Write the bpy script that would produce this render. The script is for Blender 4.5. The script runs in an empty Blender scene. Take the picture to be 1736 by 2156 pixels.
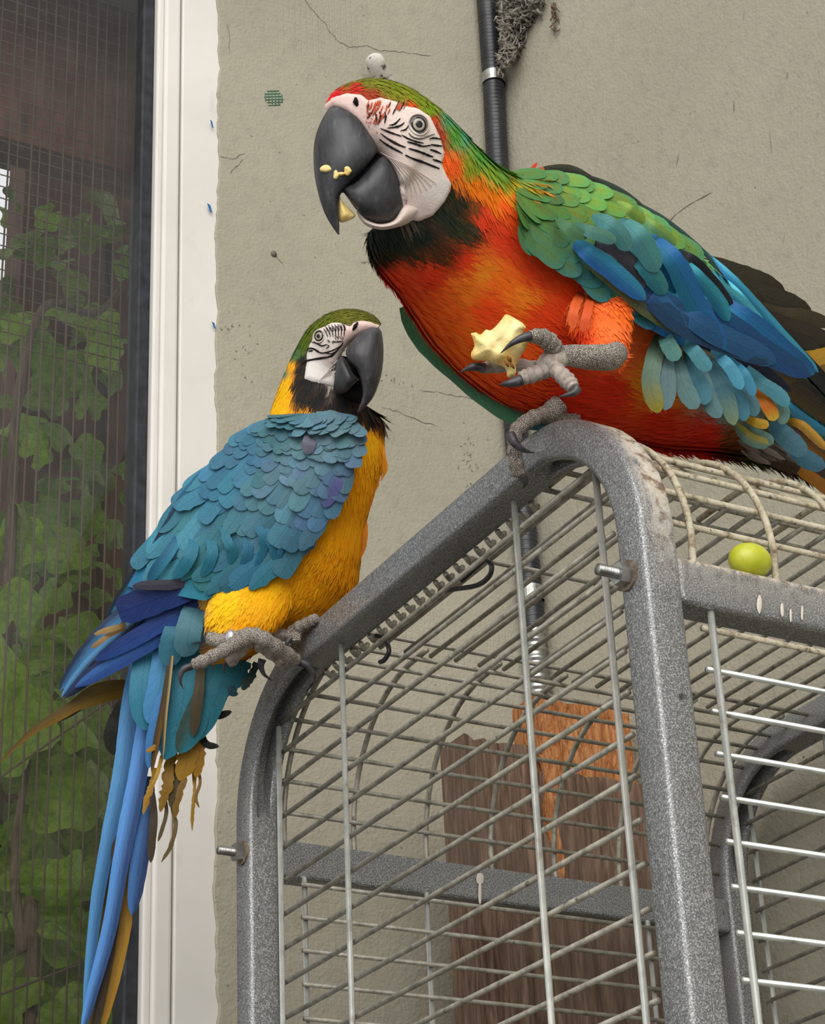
import bpy, bmesh, math, random
import numpy as np
from mathutils import Vector, Matrix
from mathutils.bvhtree import BVHTree

random.seed(7)
rng = np.random.default_rng(7)
scene = bpy.context.scene
col = scene.collection

# ------------------------------------------------------------------ camera
# world: X along the cage front, Y along the cage side (away from viewer), Z up, floor at z = 0
ZF = 1.70
F = 4516.684
CX, CY = 868.0, 1078.0
RM = np.array([[0.87674328, -0.47912431, -0.04196567],
               [0.18939022, 0.42412880, -0.88557671],
               [0.44210018, 0.76847554, 0.46259353]])
CAM = np.array([-0.7853514, -1.1370885, -0.4651787 + ZF])
cam_d = bpy.data.cameras.new('camera')
cam = bpy.data.objects.new('camera', cam_d)
col.objects.link(cam)
cam.matrix_world = Matrix(((RM[0, 0], -RM[1, 0], -RM[2, 0], CAM[0]),
                           (RM[0, 1], -RM[1, 1], -RM[2, 1], CAM[1]),
                           (RM[0, 2], -RM[1, 2], -RM[2, 2], CAM[2]),
                           (0, 0, 0, 1)))
cam_d.sensor_fit = 'VERTICAL'
cam_d.sensor_height = 36.0
cam_d.lens = F / 2156 * 36.0
cam_d.clip_start = 0.05
scene.camera = cam

# ------------------------------------------------------------------ light
world = bpy.data.worlds.new('overcast_sky')
scene.world = world
world.use_nodes = True
bg = world.node_tree.nodes['Background']
bg.inputs[0].default_value = (0.97, 0.98, 1.0, 1)
bg.inputs[1].default_value = 0.84
sun_d = bpy.data.lights.new('hazy_sun_offscreen', 'SUN')
sun_d.energy = 2.5
sun_d.angle = math.radians(55)
sun_d.color = (1.0, 0.97, 0.92)
sun = bpy.data.objects.new('hazy_sun_offscreen', sun_d)
col.objects.link(sun)
sun.location = (-4.7, -7.6, 5.5)
sun.rotation_euler = Vector((0.47, 0.76, -0.40)).to_track_quat('-Z', 'Y').to_euler()
vs = scene.view_settings
vs.view_transform = 'Standard'
vs.look = 'None'
vs.gamma = 1.0
vs.use_curve_mapping = False
vs.exposure = 0.0


# ------------------------------------------------------------------ pixel helpers
def ray(x, y):
    return RM.T @ np.array([(x - CX) / F, (y - CY) / F, 1.0])


def W(x, y, d):
    """point seen at photo pixel x, y lying d metres in front of the lens"""
    return CAM + ray(x, y) * d


def on(x, y, ax, v):
    r = ray(x, y)
    return CAM + r * ((v - CAM[ax]) / r[ax])


def proj(P):
    q = (np.atleast_2d(P) - CAM) @ RM.T
    return np.stack([CX + F * q[:, 0] / q[:, 2], CY + F * q[:, 1] / q[:, 2], q[:, 2]], 1)


def lin(c):
    c = np.asarray(c, float) / 255.0
    return np.where(c <= 0.04045, c / 12.92, ((c + 0.055) / 1.055) ** 2.4)


# ------------------------------------------------------------------ mesh helpers
def link(o, parent=None):
    col.objects.link(o)
    if parent is not None:
        o.parent = parent
    return o


def mesh_obj(name, verts, faces, mat, parent=None, smooth=True, cols=None, uvs=None):
    me = bpy.data.meshes.new(name)
    me.from_pydata([tuple(map(float, v)) for v in verts], [], [tuple(int(i) for i in f) for f in faces])
    if cols is not None:
        a = me.color_attributes.new('Col', 'FLOAT_COLOR', 'POINT')
        c4 = np.ones((len(verts), 4), np.float32)
        c4[:, :3] = cols
        a.data.foreach_set('color', c4.ravel())
    if uvs is not None:
        uv = me.uv_layers.new(name='UVMap')
        li = np.zeros(len(me.loops), np.int32)
        me.loops.foreach_get('vertex_index', li)
        uv.data.foreach_set('uv', np.asarray(uvs, np.float32)[li].ravel())
    if smooth:
        me.polygons.foreach_set('use_smooth', [True] * len(me.polygons))
    if mat:
        me.materials.append(mat)
    me.update()
    o = bpy.data.objects.new(name, me)
    return link(o, parent)


def empty(name, loc=(0, 0, 0)):
    o = bpy.data.objects.new(name, None)
    o.empty_display_size = 0.02
    o.location = tuple(float(v) for v in loc)
    col.objects.link(o)
    return o


def attach(o, parent):
    """parent without moving the thing"""
    o.parent = parent
    o.matrix_parent_inverse = world_matrix(parent).inverted()
    return o


def world_matrix(o):
    m = o.matrix_basis.copy()
    if o.parent is not None:
        m = world_matrix(o.parent) @ o.matrix_parent_inverse @ m
    return m


def tag(o, label, cat, group=None, kind=None):
    if label:
        o['label'] = label
    if cat:
        o['category'] = cat
    if group:
        o['group'] = group
    if kind:
        o['kind'] = kind
    return o


def structure(o, label=None):
    o['kind'] = 'structure'
    if label:
        o['label'] = label
    return o


def box_vf(x0, x1, y0, y1, z0, z1):
    v = [(x0, y0, z0), (x1, y0, z0), (x1, y1, z0), (x0, y1, z0), (x0, y0, z1), (x1, y0, z1), (x1, y1, z1), (x0, y1, z1)]
    f = [(0, 3, 2, 1), (4, 5, 6, 7), (0, 1, 5, 4), (1, 2, 6, 5), (2, 3, 7, 6), (3, 0, 4, 7)]
    return v, f


def catmull(P, n):
    """resample a control list (k, m) into n rows, Catmull-Rom through the controls"""
    P = np.asarray(P, float)
    k = len(P)
    if k == 2:
        t = np.linspace(0, 1, n)[:, None]
        return P[0] * (1 - t) + P[1] * t
    Q = np.vstack([2 * P[0] - P[1], P, 2 * P[-1] - P[-2]])
    u = np.linspace(0, k - 1, n)
    i = np.minimum(u.astype(int), k - 2)
    t = (u - i)[:, None]
    a, b, c, d = Q[i], Q[i + 1], Q[i + 2], Q[i + 3]
    return 0.5 * (2 * b + (c - a) * t + (2 * a - 5 * b + 4 * c - d) * t ** 2 + (3 * b - a - 3 * c + d) * t ** 3)


def tube_vf(pts, rad, seg=8, flat=1.0, caps=True):
    pts = np.asarray(pts, float)
    n = len(pts)
    rad = np.broadcast_to(np.asarray(rad, float), (n,))
    T = np.gradient(pts, axis=0)
    T /= np.linalg.norm(T, axis=1)[:, None] + 1e-12
    up = np.array([0, 0, 1.0]) if abs(T[0][2]) < 0.9 else np.array([1.0, 0, 0])
    u = np.cross(T[0], up)
    u /= np.linalg.norm(u)
    verts, faces = [], []
    ang = np.linspace(0, 2 * math.pi, seg, endpoint=False)
    for i in range(n):
        u = u - T[i] * (u @ T[i])
        u /= np.linalg.norm(u)
        w = np.cross(T[i], u)
        for a in ang:
            verts.append(pts[i] + rad[i] * (math.cos(a) * u + math.sin(a) * flat * w))
    for i in range(n - 1):
        for j in range(seg):
            k = (j + 1) % seg
            faces.append((i * seg + j, i * seg + k, (i + 1) * seg + k, (i + 1) * seg + j))
    if caps:
        faces.append(tuple(range(seg - 1, -1, -1)))
        faces.append(tuple((n - 1) * seg + j for j in range(seg)))
    return verts, faces


def merge(*vfs):
    V, Fc = [], []
    for v, f in vfs:
        o = len(V)
        V += [tuple(map(float, p)) for p in v]
        Fc += [tuple(i + o for i in q) for q in f]
    return V, Fc


# ------------------------------------------------------------------ materials
MATS = {}


class NT:
    def __init__(s, name, rough=0.6, spec=0.4, metal=0.0):
        s.m = bpy.data.materials.new(name)
        s.m.use_nodes = True
        s.t = s.m.node_tree
        s.b = s.t.nodes['Principled BSDF']
        s.b.inputs['Roughness'].default_value = rough
        s.b.inputs['Specular IOR Level'].default_value = spec
        s.b.inputs['Metallic'].default_value = metal
        MATS[name] = s.m

    def n(s, typ, **kw):
        nd = s.t.nodes.new(typ)
        for k, v in kw.items():
            if k in nd.inputs:
                nd.inputs[k].default_value = v
            else:
                setattr(nd, k, v)
        return nd

    def l(s, a, b):
        s.t.links.new(a, b)

    def ramp(s, fac, stops, interp='LINEAR'):
        r = s.n('ShaderNodeValToRGB')
        r.color_ramp.interpolation = interp
        e = r.color_ramp.elements
        while len(e) < len(stops):
            e.new(0.5)
        for k, (p, c) in enumerate(stops):
            e[k].position = p
            e[k].color = (c, c, c, 1) if np.isscalar(c) else (*lin(c), 1)
        s.l(fac, r.inputs[0])
        return r.outputs[0]

    def noise(s, scale, detail=4, rough=0.55, vec=None, dist=0.0):
        nd = s.n('ShaderNodeTexNoise')
        nd.inputs['Scale'].default_value = scale
        nd.inputs['Detail'].default_value = detail
        nd.inputs['Roughness'].default_value = rough
        nd.inputs['Distortion'].default_value = dist
        if vec is not None:
            s.l(vec, nd.inputs['Vector'])
        return nd.outputs['Fac']

    def co(s, kind='Object'):
        return s.n('ShaderNodeTexCoord').outputs[kind]

    def mapping(s, vec, scale=(1, 1, 1), rot=(0, 0, 0), loc=(0, 0, 0)):
        m = s.n('ShaderNodeMapping')
        m.inputs['Scale'].default_value = scale
        m.inputs['Rotation'].default_value = rot
        m.inputs['Location'].default_value = loc
        s.l(vec, m.inputs[0])
        return m.outputs[0]

    def mix(s, fac, a, b, mode='MIX'):
        m = s.n('ShaderNodeMix', data_type='RGBA', blend_type=mode)
        for sock, v in ((m.inputs[0], fac), (m.inputs[6], a), (m.inputs[7], b)):
            if hasattr(v, 'links') or hasattr(v, 'is_linked'):
                s.l(v, sock)
            elif np.isscalar(v):
                sock.default_value = v
            else:
                sock.default_value = (*lin(v), 1)
        return m.outputs[2]

    def math(s, op, a, b=0.0):
        m = s.n('ShaderNodeMath', operation=op)
        for k, v in enumerate((a, b)):
            if np.isscalar(v):
                m.inputs[k].default_value = v
            else:
                s.l(v, m.inputs[k])
        return m.outputs[0]

    def bump(s, h, strength=0.3, dist=0.001):
        b = s.n('ShaderNodeBump')
        b.inputs['Strength'].default_value = strength
        b.inputs['Distance'].default_value = dist
        s.l(h, b.inputs['Height'])
        s.l(b.outputs[0], s.b.inputs['Normal'])
        return b

    def translucent(s, c, amount):
        """thin stuff: part of the light passes through"""
        tl = s.n('ShaderNodeBsdfTranslucent')
        s.l(c, tl.inputs[0])
        ms = s.n('ShaderNodeMixShader')
        ms.inputs[0].default_value = amount
        s.l(s.b.outputs[0], ms.inputs[1])
        s.l(tl.outputs[0], ms.inputs[2])
        s.l(ms.outputs[0], s.t.nodes['Material Output'].inputs['Surface'])

    def base(s, c):
        if hasattr(c, 'is_linked'):
            s.l(c, s.b.inputs['Base Color'])
        else:
            s.b.inputs['Base Color'].default_value = (*lin(c), 1)
        return s


def make_materials():
    # grey plaster: orange-peel skin, reinforcing-mesh print showing through in patches
    k = NT('plaster', 0.92, 0.15)
    c = k.co()
    big = k.noise(2.2, 5, 0.6, c)
    fine = k.noise(55, 4, 0.6, c)
    sp = k.noise(150, 2, 0.5, c)
    base = k.ramp(big, [(0.25, (150, 146, 130)), (0.5, (160, 155, 138)), (0.78, (168, 162, 146))])
    base = k.mix(k.ramp(fine, [(0.30, 0.2), (0.50, 0.0)]), base, (120, 115, 103))
    base = k.mix(k.ramp(sp, [(0.20, 0.7), (0.29, 0.0)]), base, (84, 78, 70))
    m1 = k.n('ShaderNodeTexBrick')
    m1.inputs['Scale'].default_value = 1.0
    m1.inputs['Mortar Size'].default_value = 0.0011
    m1.inputs['Brick Width'].default_value = 0.0085
    m1.inputs['Row Height'].default_value = 0.0085
    m1.inputs['Mortar Smooth'].default_value = 0.6
    m1.offset = 0.0
    sw = k.n('ShaderNodeSeparateXYZ')
    k.l(c, sw.inputs[0])
    cb = k.n('ShaderNodeCombineXYZ')
    k.l(k.math('ADD', sw.outputs[0], sw.outputs[1]), cb.inputs[0])
    k.l(sw.outputs[2], cb.inputs[1])
    k.l(cb.outputs[0], m1.inputs['Vector'])
    patch = k.ramp(k.noise(3.1, 2, 0.5, k.mapping(c, loc=(3.1, 1.7, 0.4))), [(0.56, 0.0), (0.70, 1.0)])
    grid = k.math('MULTIPLY', m1.outputs['Fac'], patch)
    k.base(base)
    h = k.math('ADD', k.math('MULTIPLY', k.noise(210, 3, 0.6, c), 0.8), k.math('MULTIPLY', k.noise(38, 3, 0.6, c), 0.8))
    h = k.math('SUBTRACT', h, k.math('MULTIPLY', grid, 0.20))
    k.bump(h, 0.6, 0.0026)

    k = NT('pvc', 0.45, 0.4)
    c = k.co()
    b = k.ramp(k.noise(6, 5, 0.6, c), [(0.3, (206, 202, 195)), (0.7, (219, 215, 209))])
    b = k.mix(k.ramp(k.noise(30, 4, 0.65, k.mapping(c, (1, 1, 0.3))), [(0.26, 0.5), (0.36, 0.0)]), b, (196, 190, 180))
    k.base(b)
    k = NT('rubber', 0.55, 0.3)
    k.base(k.ramp(k.noise(60, 3, 0.5, k.co()), [(0.3, (26, 28, 34)), (0.8, (52, 54, 60))]))
    k = NT('blue_film', 0.5, 0.4)
    k.base((40, 98, 150))

    # window pane: clear with fresnel mirror and a thin film of dust
    k = NT('pane_glass', 0.03, 0.5)
    t = k.t
    tr = k.n('ShaderNodeBsdfTransparent')
    gl = k.n('ShaderNodeBsdfGlossy')
    gl.inputs['Roughness'].default_value = 0.02
    df = k.n('ShaderNodeBsdfDiffuse')
    df.inputs['Color'].default_value = (0.55, 0.52, 0.46, 1)
    fr = k.n('ShaderNodeFresnel')
    fr.inputs[0].default_value = 1.5
    m1 = k.n('ShaderNodeMixShader')
    k.l(fr.outputs[0], m1.inputs[0])
    k.l(tr.outputs[0], m1.inputs[1])
    k.l(gl.outputs[0], m1.inputs[2])
    m2 = k.n('ShaderNodeMixShader')
    k.l(k.ramp(k.noise(9, 6, 0.7, k.co()), [(0.35, 0.01), (0.75, 0.05)]), m2.inputs[0])
    k.l(m1.outputs[0], m2.inputs[1])
    k.l(df.outputs[0], m2.inputs[2])
    k.l(m2.outputs[0], t.nodes['Material Output'].inputs['Surface'])

    # hammered powder coat of the cage frame, with dried droppings on the near bend
    k = NT('hammertone', 0.40, 0.5, 0.35)
    c = k.co()
    sp = k.noise(900, 2, 0.6, c)
    cl = k.noise(9, 5, 0.6, c)
    b = k.ramp(sp, [(0.30, (88, 89, 90)), (0.5, (124, 125, 126)), (0.70, (196, 197, 196))])
    b = k.mix(k.ramp(cl, [(0.45, 0.0), (0.8, 0.4)]), b, (120, 118, 110))
    b = k.mix(k.ramp(k.noise(70, 3, 0.6, c), [(0.24, 0.8), (0.31, 0.0)]), b, (44, 42, 44))
    sx = k.n('ShaderNodeSeparateXYZ')
    k.l(c, sx.inputs[0])
    # dried droppings on the perch corner: streaks on the bend, crumbs along the top edge of the front rail

    def above(o, edge, width):
        return k.ramp(k.math('MULTIPLY', k.math('SUBTRACT', o, edge), 1.0 / width), [(0.0, 0.0), (1.0, 1.0)])
    front = above(k.math('MULTIPLY', sx.outputs[1], -1.0), 0.0, 0.05)
    bend = k.math('MULTIPLY', above(sx.outputs[2], 1.84, 0.09), above(sx.outputs[0], -0.013, 0.012))
    lip = k.math('MULTIPLY', above(sx.outputs[0], 0.014, 0.002), above(sx.outputs[2], 1.862, 0.007))
    streak = k.ramp(k.noise(60, 5, 0.7, k.mapping(c, (1.8, 1, 0.35))), [(0.36, 0.0), (0.47, 1.0)])
    crumb = k.ramp(k.noise(150, 4, 0.7, c), [(0.42, 0.0), (0.52, 1.0)])
    msk = k.math('MAXIMUM', k.math('MULTIPLY', bend, streak), k.math('MULTIPLY', lip, crumb))
    msk = k.math('MULTIPLY', msk, front)
    b = k.mix(msk, b, k.ramp(k.noise(120, 3, 0.6, c), [(0.35, (120, 96, 76)), (0.5, (196, 184, 166)), (0.8, (222, 216, 204))]))
    k.l(k.ramp(msk, [(0.0, 0.35), (0.5, 0.0)]), k.b.inputs['Metallic'])
    k.base(b)
    k.bump(k.noise(700, 2, 0.5, c), 0.35, 0.0006)

    k = NT('wire_bright', 0.25, 0.6, 0.6)
    c = k.co()
    b = k.ramp(k.noise(60, 4, 0.6, c), [(0.3, (196, 200, 194)), (0.6, (226, 228, 220))])
    b = k.mix(k.ramp(k.noise(26, 4, 0.7, c), [(0.60, 0.0), (0.72, 0.7)]), b, (150, 140, 118))
    k.base(b)
    k = NT('wire_dull', 0.5, 0.4, 0.35)
    c = k.co()
    b = k.ramp(k.noise(70, 4, 0.6, c), [(0.3, (126, 122, 110)), (0.65, (176, 172, 158))])
    b = k.mix(k.ramp(k.noise(130, 4, 0.7, c), [(0.30, 0.75), (0.42, 0.0)]), b, (66, 58, 48))
    k.base(b)
    k.bump(k.noise(300, 2, 0.6, c), 0.3, 0.0006)
    k = NT('wire_soiled', 0.75, 0.25)
    c = k.co()
    b = k.ramp(k.noise(90, 5, 0.7, c), [(0.3, (128, 112, 88)), (0.5, (186, 176, 152)), (0.75, (206, 200, 182))])
    b = k.mix(k.ramp(k.noise(150, 4, 0.7, c), [(0.33, 0.8), (0.44, 0.0)]), b, (82, 66, 48))
    k.base(b)
    k.bump(k.noise(220, 3, 0.6, c), 0.5, 0.0012)
    k = NT('zinc', 0.33, 0.5, 0.9)
    k.base(k.ramp(k.noise(80, 4, 0.6, k.co()), [(0.3, (132, 132, 128)), (0.7, (190, 190, 186))]))
    k = NT('rust_washer', 0.7, 0.3, 0.3)
    k.base(k.ramp(k.noise(120, 4, 0.6, k.co()), [(0.3, (92, 74, 58)), (0.7, (150, 140, 124))]))
    k = NT('black_plastic', 0.34, 0.5)
    k.base(k.ramp(k.noise(25, 4, 0.6, k.co()), [(0.3, (24, 25, 30)), (0.8, (50, 50, 54))]))

    k = NT('old_wood', 0.85, 0.2)
    c = k.co()
    g = k.noise(30, 6, 0.65, k.mapping(c, (6, 6, 0.55)), 0.6)
    b = k.ramp(g, [(0.28, (66, 50, 42)), (0.46, (104, 82, 68)), (0.62, (132, 108, 92)), (0.8, (156, 134, 116))])
    b = k.mix(k.ramp(k.noise(5, 3, 0.6, c), [(0.4, 0.0), (0.7, 0.5)]), b, (112, 98, 86))
    k.base(b)
    k.bump(g, 0.7, 0.003)
    k = NT('split_wood', 0.85, 0.2)
    c = k.co()
    g = k.noise(60, 6, 0.7, k.mapping(c, (3, 3, 0.8)), 0.8)
    k.base(k.ramp(g, [(0.3, (92, 52, 30)), (0.45, (166, 106, 62)), (0.6, (198, 140, 92)), (0.8, (214, 168, 124))]))
    k.bump(g, 0.9, 0.004)
    k = NT('white_peeling', 0.85, 0.2)
    c = k.co()
    k.base(k.ramp(k.noise(90, 5, 0.7, c), [(0.36, (86, 76, 66)), (0.44, (206, 200, 190)), (0.8, (226, 221, 212))]))
    k = NT('brown_beam', 0.8, 0.2)
    c = k.co()
    k.base(k.ramp(k.noise(20, 6, 0.6, k.mapping(c, (5, 5, 0.6))), [(0.3, (70, 44, 38)), (0.7, (118, 80, 68))]))

    # birds
    k = NT('feather', 0.55, 0.3)
    at = k.n('ShaderNodeVertexColor')
    at.layer_name = 'Col'
    oi = k.n('ShaderNodeObjectInfo')
    uv = k.n('ShaderNodeUVMap')
    su = k.n('ShaderNodeSeparateXYZ')
    k.l(uv.outputs[0], su.inputs[0])
    off = k.math('ABSOLUTE', k.math('SUBTRACT', su.outputs[0], 0.5))
    # barbs run obliquely from the shaft: streaks along that slant
    cb = k.n('ShaderNodeCombineXYZ')
    k.l(k.math('SUBTRACT', k.math('MULTIPLY', su.outputs[1], 130.0), k.math('MULTIPLY', off, 44.0)), cb.inputs[0])
    k.l(k.math('MULTIPLY', su.outputs[0], 3.0), cb.inputs[1])
    k.l(k.math('MULTIPLY', oi.outputs['Random'], 40.0), cb.inputs[2])
    st = k.noise(1.0, 4, 0.65, cb.outputs[0])
    b = k.mix(1.0, at.outputs[0], oi.outputs['Color'], 'MULTIPLY')
    b = k.mix(k.ramp(st, [(0.30, 0.45), (0.55, 0.0)]), b, k.mix(0.72, b, (6, 10, 18)))
    b = k.mix(k.ramp(st, [(0.55, 0.0), (0.80, 0.30)]), b, k.mix(0.30, b, (190, 205, 205)))
    b = k.mix(k.ramp(off, [(0.0, 0.35), (0.03, 0.0)]), b, k.mix(0.6, b, (12, 18, 26)))
    k.base(b)
    k.bump(k.math('ADD', st, k.ramp(off, [(0.0, 0.8), (0.04, 0.0)])), 0.25, 0.0006)
    k.translucent(b, 0.12)
    k = NT('plumage', 0.8, 0.15)
    at = k.n('ShaderNodeVertexColor')
    at.layer_name = 'Col'
    k.base(at.outputs[0])
    k = NT('beak', 0.38, 0.45)
    c = k.co()
    st = k.noise(160, 4, 0.65, k.mapping(c, (1, 1, 0.25)))
    b = k.ramp(st, [(0.3, (34, 34, 37)), (0.6, (58, 58, 61)), (0.85, (104, 104, 107))])
    b = k.mix(k.ramp(k.noise(28, 4, 0.6, c), [(0.5, 0.0), (0.8, 0.4)]), b, (98, 98, 100))
    k.base(b)
    k.b.inputs['Roughness'].default_value = 0.42
    k.bump(st, 0.12, 0.001)
    k = NT('mouth', 0.7, 0.2)
    k.base((20, 18, 19))
    k = NT('face_skin', 0.65, 0.3)
    at = k.n('ShaderNodeVertexColor')
    at.layer_name = 'Col'
    c = k.co()
    wr = k.noise(240, 4, 0.6, k.mapping(c, (1, 1, 1)), 1.2)
    k.base(at.outputs[0])
    k.bump(wr, 0.4, 0.0012)
    k.b.inputs['Subsurface Weight'].default_value = 0.08
    k.b.inputs['Subsurface Radius'].default_value = (0.004, 0.0015, 0.001)
    k = NT('face_feather', 0.7, 0.2)
    at = k.n('ShaderNodeVertexColor')
    at.layer_name = 'Col'
    k.base(at.outputs[0])
    k = NT('scaly_skin', 0.75, 0.25)
    c = k.co()
    v = k.n('ShaderNodeTexVoronoi')
    v.inputs['Scale'].default_value = 760
    k.l(c, v.inputs['Vector'])
    v2 = k.n('ShaderNodeTexVoronoi', feature='DISTANCE_TO_EDGE')
    v2.inputs['Scale'].default_value = 760
    k.l(c, v2.inputs['Vector'])
    ed = k.ramp(v2.outputs['Distance'], [(0.03, 0.0), (0.16, 1.0)])
    tone = k.ramp(k.noise(60, 3, 0.6, c), [(0.3, (168, 158, 148)), (0.7, (206, 197, 184))])
    k.base(k.mix(ed, (112, 104, 98), tone))
    k.bump(ed, 0.8, 0.0016)
    k = NT('palm_skin', 0.7, 0.25)
    c = k.co()
    wv = k.noise(190, 4, 0.6, c, 0.8)
    k.base(k.ramp(wv, [(0.3, (134, 122, 114)), (0.6, (178, 166, 156)), (0.8, (200, 190, 180))]))
    k.bump(wv, 0.5, 0.0014)
    k = NT('claw', 0.35, 0.45)
    k.base(k.ramp(k.noise(140, 3, 0.6, k.co()), [(0.3, (34, 32, 34)), (0.7, (82, 80, 84))]))
    k = NT('iris', 0.25, 0.5)
    k.base((176, 168, 150))
    k = NT('pupil', 0.06, 0.6)
    k.base((10, 9, 10))
    k = NT('eyelid', 0.6, 0.3)
    k.base((128, 118, 112))
    k = NT('leg_ring', 0.25, 0.5, 0.8)
    k.base((214, 214, 216))
    # food
    k = NT('grape_skin', 0.32, 0.5)
    c = k.co()
    b = k.ramp(k.noise(70, 3, 0.6, c), [(0.3, (176, 182, 36)), (0.7, (200, 202, 66))])
    b = k.mix(k.ramp(k.noise(420, 2, 0.5, c), [(0.22, 0.8), (0.27, 0.0)]), b, (112, 92, 40))
    k.base(b)
    k.b.inputs['Subsurface Weight'].default_value = 0.35
    k.b.inputs['Subsurface Radius'].default_value = (0.006, 0.006, 0.002)
    k = NT('apple_flesh', 0.5, 0.4)
    c = k.co()
    b = k.ramp(k.noise(60, 4, 0.6, c), [(0.3, (238, 190, 96)), (0.5, (246, 222, 150)), (0.75, (250, 238, 190))])
    k.base(b)
    k.bump(k.noise(160, 4, 0.6, c), 0.6, 0.002)
    k.b.inputs['Subsurface Weight'].default_value = 0.2
    k.b.inputs['Subsurface Radius'].default_value = (0.006, 0.004, 0.002)
    k = NT('apple_core', 0.6, 0.3)
    k.base((140, 84, 34))
    # garden behind the glass
    k = NT('vine_leaf', 0.5, 0.35)
    oi = k.n('ShaderNodeObjectInfo')
    uv = k.co('Generated')
    c = k.co()
    vein = k.noise(7, 5, 0.7, c, 0.6)
    b = k.mix(1.0, k.ramp(vein, [(0.3, (150, 172, 96)), (0.5, (214, 226, 156)), (0.7, (250, 255, 205))]), oi.outputs['Color'], 'MULTIPLY')
    k.base(b)
    tl = k.n('ShaderNodeBsdfTranslucent')
    k.l(b, tl.inputs[0])
    ms = k.n('ShaderNodeMixShader')
    ms.inputs[0].default_value = 0.5
    k.l(k.b.outputs[0], ms.inputs[1])
    k.l(tl.outputs[0], ms.inputs[2])
    k.l(ms.outputs[0], k.t.nodes['Material Output'].inputs['Surface'])
    k = NT('hedge_leaf', 0.6, 0.25)
    c = k.co()
    k.base(k.ramp(k.noise(6, 4, 0.6, c), [(0.3, (44, 52, 20)), (0.7, (92, 104, 40))]))
    k = NT('bark', 0.85, 0.2)
    k.base(k.ramp(k.noise(50, 4, 0.6, k.mapping(k.co(), (3, 3, 0.5))), [(0.3, (62, 52, 42)), (0.7, (112, 98, 82))]))
    k = NT('mesh_wire', 0.6, 0.3, 0.3)
    k.base((98, 88, 72))
    k = NT('cobweb', 0.95, 0.05)
    k.base(k.ramp(k.noise(120, 4, 0.7, k.co()), [(0.3, (92, 86, 78)), (0.7, (158, 152, 142))]))
    k = NT('crack', 0.95, 0.05)
    k.base((112, 107, 98))
    k = NT('ground', 0.9, 0.1)
    k.base(k.ramp(k.noise(4, 5, 0.6, k.co()), [(0.3, (78, 74, 68)), (0.7, (98, 93, 86))]))
    k = NT('dropping', 0.8, 0.2)
    k.base((206, 198, 184))
    k = NT('green_net', 0.8, 0.2)
    k.base((70, 118, 92))


make_materials()
M = MATS

# ================================================================== the setting
YW = 0.85                                   # plaster face of the wall with the window
XC = float(on(1035, 100, 1, YW)[0])         # corner of the two walls
XJ = float(on(457, 1000, 1, YW)[0])         # ragged plaster edge beside the window
XG = float(on(331, 1000, 1, YW)[0])         # edge of the window opening
FL = 0.14                                   # the right-hand wall splays out a little towards the viewer
HT = 3.7

# ground
v, f = box_vf(-3.5, 4.5, -3.5, 4.5, -0.05, 0.0)
structure(mesh_obj('floor', v, f, M['ground'], smooth=False))


def plaster_wall_left():
    zs = np.linspace(0, HT, 420)
    xe = XJ + 0.0035 * np.array([math.sin(z * 9.0) * 0.5 + math.sin(z * 31 + 1) * 0.35 + math.sin(z * 83 + 2) * 0.3 for z in zs])
    xe += rng.normal(0, 0.0008, len(zs))
    V, Fc = [], []
    for i, z in enumerate(zs):
        V += [(xe[i], YW, z), (xe[i] + 0.0015, YW - 0.0016, z), (XC + 0.1, YW - 0.0016, z), (xe[i], YW + 0.012, z)]
        if i:
            a, b = (i - 1) * 4, i * 4
            Fc += [(a, a + 1, b + 1, b), (a + 1, a + 2, b + 2, b + 1), (a + 3, a, b, b + 3)]
    return V, Fc


v1, f1 = plaster_wall_left()
# masonry behind the plaster, above, below and left of the window
v2, f2 = merge(box_vf(XJ + 0.02, XC + 0.3, YW + 0.001, YW + 0.2, 0, HT),
               box_vf(-3.5, XJ + 0.02, YW + 0.02, YW + 0.2, 0, 0.45),
               box_vf(-3.5, XJ + 0.02, YW + 0.02, YW + 0.2, 3.25, HT),
               box_vf(-3.5, XG - 1.3, YW + 0.02, YW + 0.2, 0.45, 3.25))
v, f = merge((v1, f1), (v2, f2))
wall_left = structure(mesh_obj('wall_left', v, f, M['plaster'], smooth=False))
V = [(XC, YW, 0), (XC + FL * 4.3, YW - 4.3, 0), (XC + FL * 4.3, YW - 4.3, HT), (XC, YW, HT),
     (XC + 0.2, YW, 0), (XC + FL * 4.3 + 0.2, YW - 4.3, 0), (XC + FL * 4.3 + 0.2, YW - 4.3, HT), (XC + 0.2, YW, HT)]
Fc = [(0, 3, 2, 1), (4, 5, 6, 7), (3, 7, 6, 2), (1, 2, 6, 5)]
wall_right = structure(mesh_obj('wall_right', V, Fc, M['plaster'], smooth=False))


def wl(x, y, off=0.0024):
    p = on(x, y, 1, YW - off)
    return p


def wr_pt(x, y, off=0.0012):
    r = ray(x, y)
    nrm = np.array([-1.0, -FL, 0])
    p0 = np.array([XC, YW, 0])
    s = ((p0 - CAM) @ nrm) / (r @ nrm)
    return CAM + r * s + nrm / np.linalg.norm(nrm) * off


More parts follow.
